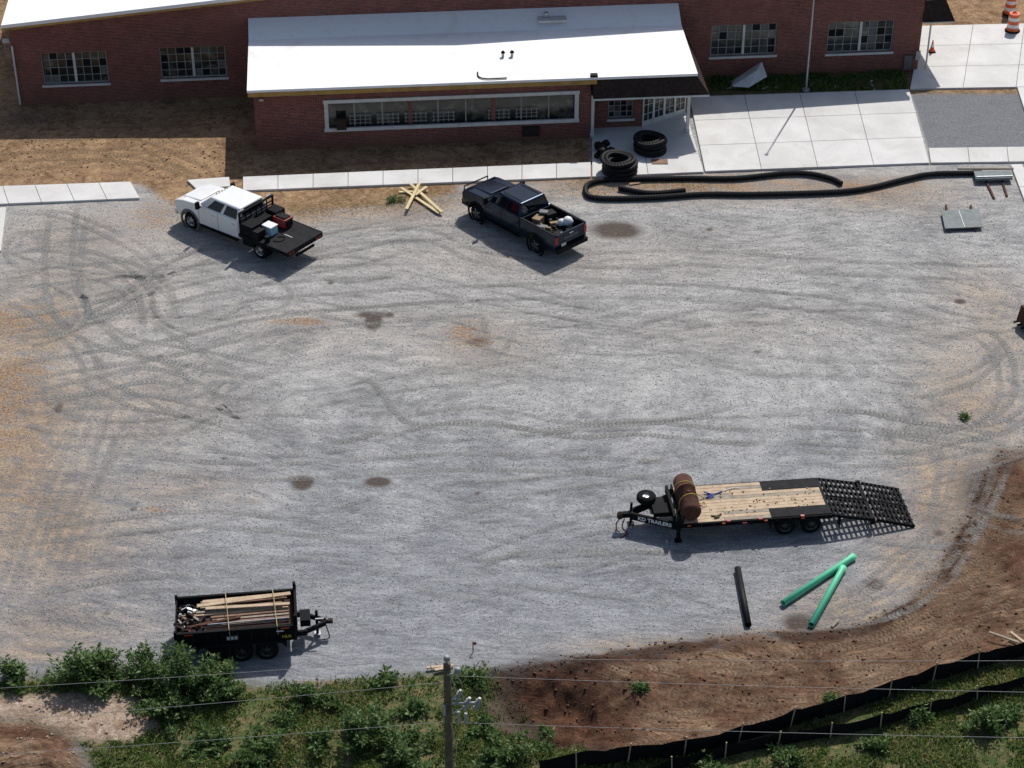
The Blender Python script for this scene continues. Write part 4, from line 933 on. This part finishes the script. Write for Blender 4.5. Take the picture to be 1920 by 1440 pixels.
for k in range(30):
    u=random.uniform(1345,1690);v=random.uniform(150,170); mb.box(gp(u,v,.08),(random.uniform(.1,.5),random.uniform(.04,.12),.05),random.choice(['frame_white','wood_grey','galv']),Matrix.Rotation(random.uniform(0,3),3,'Z'))
mb.obj('construction_debris')
e=empty('excavator_bucket',gp(1945,612),.4); mb=MB()
arc=[(.45*math.cos(t),.5+.45*math.sin(t)) for t in [math.radians(a) for a in range(-120,100,20)]]+[(-.5,.95),(-.6,.25)]
mb.prism([(x*1.3,z) for x,z in arc],-.5,.5,'rust'); mb.box((-.2,0,1.05),(.5,.3,.3),'black_steel')
for k in range(4): mb.box((-.85,-.4+.27*k,.22),(.25,.08,.07),'black_steel')
mb.obj('bucket_shell',e)
# ---------------------------------------------------------------- silt fence
def fence(pts,hh,lean=.0):
    P=spline([gp(u,v) for u,v in pts],.35); n=len(P)
    e=empty('silt_fence'); mb=MB(); vs=[]
    Zf=hgt(np.array([p.x for p in P]),np.array([p.y for p in P]))
    for i_,p in enumerate(P):
        z=float(Zf[i_]); w=.07*math.sin(i_*1.3)+random.uniform(-.03,.03); sag=-.10*abs(math.sin(i_*math.pi/5))
        vs.append((p.x,p.y,z-.05)); vs.append((p.x+w,p.y+w*.6,z+hh*.55)); vs.append((p.x+w*.5,p.y-.03,z+hh+sag+random.uniform(-.04,.04)))
    fs=[]
    for i_ in range(n-1):
        for k in (0,1): fs.append((i_*3+k,i_*3+3+k,i_*3+4+k,i_*3+1+k))
    mb.add(vs,fs,'fabric',True); mb.obj('fabric',e,recalc=False)
    mb=MB()
    for i_ in range(0,n,5):
        p=P[i_]; z=float(Zf[i_]); mb.box((p.x,p.y-.05,z+hh*.5),(.04,.04,hh*1.35),'wood',Matrix.Rotation(random.uniform(-.12,.12),3,'Y'))
    mb.obj('stakes',e)
fence([(2100,1195),(1920,1232),(1800,1264),(1700,1296),(1600,1330),(1500,1358),(1330,1408),(1200,1428),(1080,1440),(1010,1452)],.75)
fence([(2100,1250),(1920,1290),(1780,1325),(1650,1362),(1520,1388),(1400,1410),(1280,1440),(1180,1470)],.6)
# ---------------------------------------------------------------- utility pole and wires
zt=9.6; pt=gp(838,1243,zt); U=empty('utility_pole',(pt.x,pt.y,-.3)); mb=MB()
mb.cyl((0,0,0),(0,0,zt+.3),.15,'pole_wood',16,r2=.105); mb.obj('pole',U)
mb=MB(); Zt=zt+.3
mb.cyl((0,0,Zt),(0,0,Zt+.12),.03,'galv'); mb.lathe([(0,.1),(.06,.09),(.09,.05),(.05,.02),(.1,-.03),(0,-.05)],(0,0,Zt+.16),(0,0,1),'porcelain',12)
for s_,z in ((1,Zt-.35),): mb.cyl((0,-.1,z),(.3,-.15,z+.1),.03,'galv'); mb.lathe([(0,.1),(.06,.09),(.09,.05),(.05,.02),(.1,-.03),(0,-.05)],(.3,-.15,z+.2),(0,0,1),'porcelain',12)
for k,(z,dx,dy) in enumerate(((Zt-1.3,.25,.1),(Zt-1.4,.5,-.1),(Zt-1.55,.78,.05))):
    mb.cyl((0,0,Zt-1.55),(dx,dy,z),.025,'galv')
    mb.cyl((dx,dy,z-.25),(dx+.12,dy,z+.2),.045,'porcelain',10); 
    for q_ in range(4): mb.lathe([(.03,-.015),(.08,0),(.03,.015)],(dx+.03*q_-.01,dy,z-.15+.09*q_),(.25,0,1),'porcelain',12)
    mb.cyl((dx+.12,dy,z+.2),(dx+.22,dy,z-.25),.014,'galv')
mb.cyl((0,0,Zt-1.55),(.8,.02,Zt-1.5),.04,'galv'); mb.cyl((0,0,Zt-2.0),(.55,0,Zt-1.6),.025,'galv')
for k,(z,dx) in enumerate(((Zt-1.9,.3),(Zt-1.95,.5),(Zt-1.65,-.1))): mb.cyl((dx,-.1,z-.2),(dx,-.1,z+.15),.05,'porcelain',12)
for x,z0,z1 in ((.13,Zt-.3,Zt-1.8),(.3,Zt-.2,Zt-1.2),(.1,Zt-2.1,Zt-4)): mb.tube(spline([(x*.6,-.12,z0),(x+.12,-.16,(z0+z1)/2),(x,-.14,z1)],.15),.012,'wire',5)
mb.obj('hardware',U)
mb=MB()
def wire(p0,p1,sag,r=.006):
    p0=Vector(p0);p1=Vector(p1); pts=[p0.lerp(p1,t/40)-Vector((0,0,sag*4*(t/40)*(1-t/40))) for t in range(41)]; mb.tube(pts,r,'wire',5)
Z0=Zt
wire((0,0,Z0+.2),(45,.3,Z0+.9),.5); wire((.3,-.15,Z0-.35),(45,-.6,Z0-.6),.4); wire((.1,-.14,Z0-2.1),(45,-1.0,Z0-1.9),.4)
wire((0,0,Z0+.2),(-45,-3,Z0+.2),.5); wire((.1,-.1,Z0-.6),(-45,-3.5,Z0-1.0),.6); wire((0,-.1,Z0-2.1),(-45,-3.5,Z0-2.0),.5)
mb.obj('power_lines',U)
# ---------------------------------------------------------------- vegetation
def leafmesh(name,C,D,Ls,Wd,rnd,mt,parent=None):
    n=len(C); side=np.cross(D,rng.normal(size=(n,3))); side/=np.linalg.norm(side,axis=1)[:,None]+1e-9
    up=np.cross(side,D)
    v=np.empty((n,4,3)); v[:,0]=C; v[:,1]=C+D*(Ls*.5)[:,None]+side*(Wd*.5)[:,None]+up*(Ls*.06)[:,None]; v[:,2]=C+D*Ls[:,None]-up*(Ls*.1)[:,None]; v[:,3]=C+D*(Ls*.5)[:,None]-side*(Wd*.5)[:,None]+up*(Ls*.06)[:,None]
    me=bpy.data.meshes.new(name); me.vertices.add(n*4); me.vertices.foreach_set('co',v.ravel())
    me.loops.add(n*4); me.loops.foreach_set('vertex_index',np.arange(n*4)); me.polygons.add(n); me.polygons.foreach_set('loop_start',np.arange(n)*4); me.update(calc_edges=True)
    at=me.attributes.new('rnd','FLOAT','POINT'); at.data.foreach_set('value',np.repeat(rnd,4).astype(np.float32))
    me.materials.append(M[mt]); o=bpy.data.objects.new(name,me); S.collection.objects.link(o)
    if parent: o.parent=parent
    return o
def unit(a): return a/(np.linalg.norm(a,axis=1)[:,None]+1e-9)
def bush(u,v,R0,H0,nl,name='bush',leaf=.19):
    p=gp(u,v); z=h1(p.x,p.y) if p.y<-12 else 0; e=empty(name,(p.x,p.y,z)); mb=MB(); Cs=[];Ds=[];rn=[]
    ns=max(8,int(nl/70)); sk_=random.uniform(-.3,.3)
    for k in range(ns):
        t=random.uniform(0,6.283); rr=R0*math.sqrt(random.random())*(1+.35*math.sin(3*t+sk_*9)); hh=H0*max(.2,(1-.5*(rr/R0)**2))*random.uniform(.4,1.25)
        tip=Vector((rr*math.cos(t),rr*math.sin(t),hh)); b0=tip*.25; b0.z=0
        mb.cyl(b0,tip,.014,'stem',5,r2=.005,caps=False)
        m_=int(nl/ns); cl=random.random()
        f=rng.uniform(.3,1.05,m_); base=np.array(b0)[None]*(1-f[:,None])+np.array(tip)[None]*f[:,None]
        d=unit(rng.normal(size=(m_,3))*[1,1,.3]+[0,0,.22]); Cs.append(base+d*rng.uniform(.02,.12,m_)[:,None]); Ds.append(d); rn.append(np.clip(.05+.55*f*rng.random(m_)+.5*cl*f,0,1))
    C=np.concatenate(Cs);D=np.concatenate(Ds);r_=np.concatenate(rn); n=len(C)
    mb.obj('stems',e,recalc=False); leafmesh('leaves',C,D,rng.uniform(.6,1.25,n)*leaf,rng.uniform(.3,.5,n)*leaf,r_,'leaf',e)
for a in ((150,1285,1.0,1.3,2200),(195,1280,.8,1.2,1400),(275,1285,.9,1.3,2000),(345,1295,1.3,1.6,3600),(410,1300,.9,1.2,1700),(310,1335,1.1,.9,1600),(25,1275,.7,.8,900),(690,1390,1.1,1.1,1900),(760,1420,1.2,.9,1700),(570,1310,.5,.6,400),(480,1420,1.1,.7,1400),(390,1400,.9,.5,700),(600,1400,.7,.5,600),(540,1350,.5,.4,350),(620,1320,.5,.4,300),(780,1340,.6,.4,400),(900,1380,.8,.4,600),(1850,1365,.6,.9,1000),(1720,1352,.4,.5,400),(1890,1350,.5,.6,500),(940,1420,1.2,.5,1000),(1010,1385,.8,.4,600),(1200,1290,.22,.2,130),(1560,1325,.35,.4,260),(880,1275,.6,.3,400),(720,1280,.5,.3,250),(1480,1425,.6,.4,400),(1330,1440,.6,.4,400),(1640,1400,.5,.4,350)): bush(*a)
bush(1326,105,.6,2.0,1300); bush(1318,75,.5,2.5,1100); bush(1806,787,.32,.22,200,'weed',.12); bush(742,378,.45,.25,300,'weed',.12); bush(175,182,.5,.4,300,'weed')
# grass
n=330000; gx=rng.uniform(-26,26,n); gy=rng.uniform(-27,-12,n)
Fg=fields(gx,gy); sg=sdf(sandP,gx,gy); gn=fbm(gx*.7,gy*.7,21); gn2=fbm(gx*2.5,gy*2.5,22)
dens=sm(Fg[2]+(gn2-.5)*1.4,-.1,.5)*(sg<-.1)*(Fg[1]<-.1)*np.clip((gn*.7+gn2*.3-.36)*6,.08,1)
keep=rng.random(n)<dens; gx,gy,gn=gx[keep],gy[keep],gn[keep]; n=len(gx); gz=hgt(gx,gy)
D=unit(np.stack([rng.normal(0,.7,n),rng.normal(0,.7,n),np.ones(n)*.75],1)); hl=rng.uniform(.07,.22,n)*(0.5+1.0*gn)
leafmesh('grass',np.stack([gx,gy,gz-.01],1),D,hl,rng.uniform(.03,.065,n),np.clip(rng.random(n)*.75+(gn-.5)*1.7+.08,0,1),'grass')
n=9000; q0=gp(1335,172);q1=gp(1700,164); q2=gp(1700,134)
gx=rng.uniform(q0.x,q1.x,n); gy=rng.uniform(q0.y+.1,q2.y+.6,n); gn=fbm(gx*.8,gy*.8,31); k_=rng.random(n)<np.clip((gn-.4)*5,0,1); gx,gy=gx[k_],gy[k_]; n=len(gx)
leafmesh('weeds',np.stack([gx,gy,np.zeros(n)],1),unit(np.stack([rng.normal(0,.6,n),rng.normal(0,.6,n),np.ones(n)],1)),rng.uniform(.1,.35,n),rng.uniform(.03,.09,n),rng.random(n)*.8,'grass')
n=5000; t=rng.random(n); cu=rng.choice([560,640,780,1290,1120,700],n); cc=np.array([list(gp(c_,{560:395,640:380,780:370,1290:350,1120:350,700:385}[c_]))[:2] for c_ in cu]); gx=cc[:,0]+rng.normal(0,1.2,n); gy=cc[:,1]+rng.normal(0,.45,n)
leafmesh('straw',np.stack([gx,gy,np.full(n,.03)],1),unit(np.stack([rng.normal(0,1,n),rng.normal(0,1,n),rng.normal(0,.1,n)],1)),rng.uniform(.05,.2,n),rng.uniform(.01,.025,n),rng.random(n),'straw')
n=9000; gx=rng.uniform(2,26,n); gy=rng.uniform(-22,-6,n); k_=(sdf(clayP,gx,gy)>0)&(rng.random(n)<np.clip((fbm(gx*.5,gy*.5,61)-.45)*6,0,1)); gx,gy=gx[k_],gy[k_]; n=len(gx)
leafmesh('straw',np.stack([gx,gy,hgt(gx,gy)+.02],1),unit(np.stack([rng.normal(0,1,n),rng.normal(0,1,n),rng.normal(0,.1,n)],1)),rng.uniform(.06,.2,n),rng.uniform(.012,.025,n),rng.random(n)*.7,'straw')
# stones
def stones(name,px,py,sz,mt,zoff=0):
    n=len(px); base=np.array([(1,0,0),(-1,0,0),(0,1,0),(0,-1,0),(0,0,1),(0,0,-1)],float)
    fc=np.array([(0,2,4),(2,1,4),(1,3,4),(3,0,4),(2,0,5),(1,2,5),(3,1,5),(0,3,5)])
    v=base[None]*sz[:,None,None]*rng.uniform(.5,1.2,(n,6,1)); a=rng.uniform(0,6.28,n); ca,sa=np.cos(a),np.sin(a)
    x=v[:,:,0]*ca[:,None]-v[:,:,1]*sa[:,None]; y=v[:,:,0]*sa[:,None]+v[:,:,1]*ca[:,None]; z=v[:,:,2]*.6
    pz=hgt(px,py); V=np.stack([x+px[:,None],y+py[:,None],z+pz[:,None]+sz[:,None]*.2],2).reshape(-1,3)
    Fc=(fc[None]+6*np.arange(n)[:,None,None]).reshape(-1)
    me=bpy.data.meshes.new(name); me.vertices.add(n*6); me.vertices.foreach_set('co',V.ravel()); me.loops.add(len(Fc)); me.loops.foreach_set('vertex_index',Fc); me.polygons.add(n*8); me.polygons.foreach_set('loop_start',np.arange(n*8)*3); me.update(calc_edges=True)
    me.materials.append(M[mt]); o=bpy.data.objects.new(name,me); S.collection.objects.link(o)
n=60000; x=rng.uniform(-30,30,n); y=rng.uniform(-16,17,n); k_=(sdf(clayP,x,y)<0)&(sdf(grassP,x,y)<0)&(sdf(yardP,x,y)<0); x,y=x[k_],y[k_]
stones('gravel_stones',x,y,rng.uniform(.014,.040,len(x)),'pebble')
n=22000; x=rng.uniform(-5,30,n); y=rng.uniform(-24,-2,n); k_=(sdf(clayP,x,y)>-.5)&(rng.random(n)<fbm(x*.8,y*.8,41)*1.2-.2+.5*np.exp(-(sdf(clayP,x,y)/.4)**2)); x,y=x[k_],y[k_]
stones('clay_clods',x,y,rng.uniform(.015,.06,len(x))*rng.uniform(.5,1.6,len(x)),'claylump')
n=7000; x=rng.uniform(-30,4,n); y=rng.uniform(18,27,n); k_=(sdf(yardP,x,y)>0)&(rng.random(n)<fbm(x*.8,y*.8,43)*1.4-.3); x,y=x[k_],y[k_]
stones('soil_clods',x,y,rng.uniform(.015,.06,len(x))*rng.uniform(.5,1.5,len(x)),'claylump')
n=3000; x=rng.uniform(-25,-8,n); y=rng.uniform(-25,-15,n); k_=((sdf(rubP,x,y)>-.2)|((sdf(sandP,x,y)>-.3)&(rng.random(n)<.3))); x,y=x[k_],y[k_]
stones('rubble',x,y,rng.uniform(.02,.08,len(x))*rng.uniform(.5,1.3,len(x)),'rock')
# ---------------------------------------------------------------- light, world, camera
el=math.radians(50.5); az=math.atan2(.36,.93)
w=bpy.data.worlds.new('World'); S.world=w; w.use_nodes=True; nt=w.node_tree; bg=nt.nodes['Background']
sk=nt.nodes.new('ShaderNodeTexSky'); sk.sky_type='NISHITA'; sk.sun_disc=False; sk.sun_elevation=el; sk.sun_rotation=az; sk.dust_density=2.0
nt.links.new(sk.outputs[0],bg.inputs[0]); bg.inputs[1].default_value=.095
sd=Vector((math.sin(az)*math.cos(el),math.cos(az)*math.cos(el),math.sin(el)))
L=bpy.data.lights.new('sun','SUN'); L.energy=4.0; L.angle=math.radians(.5); L.color=(1,.97,.93)
lo=bpy.data.objects.new('sun',L); S.collection.objects.link(lo); lo.rotation_euler=sd.to_track_quat('Z','Y').to_euler()
cam=bpy.data.cameras.new('camera'); cam.sensor_width=36; cam.lens=36*FP/1920; cam.clip_end=3000; cam.clip_start=1
co=bpy.data.objects.new('camera',cam); S.collection.objects.link(co); co.location=(0,CY,CH); co.rotation_euler=(math.radians(90)-TH,0,0)
S.camera=co
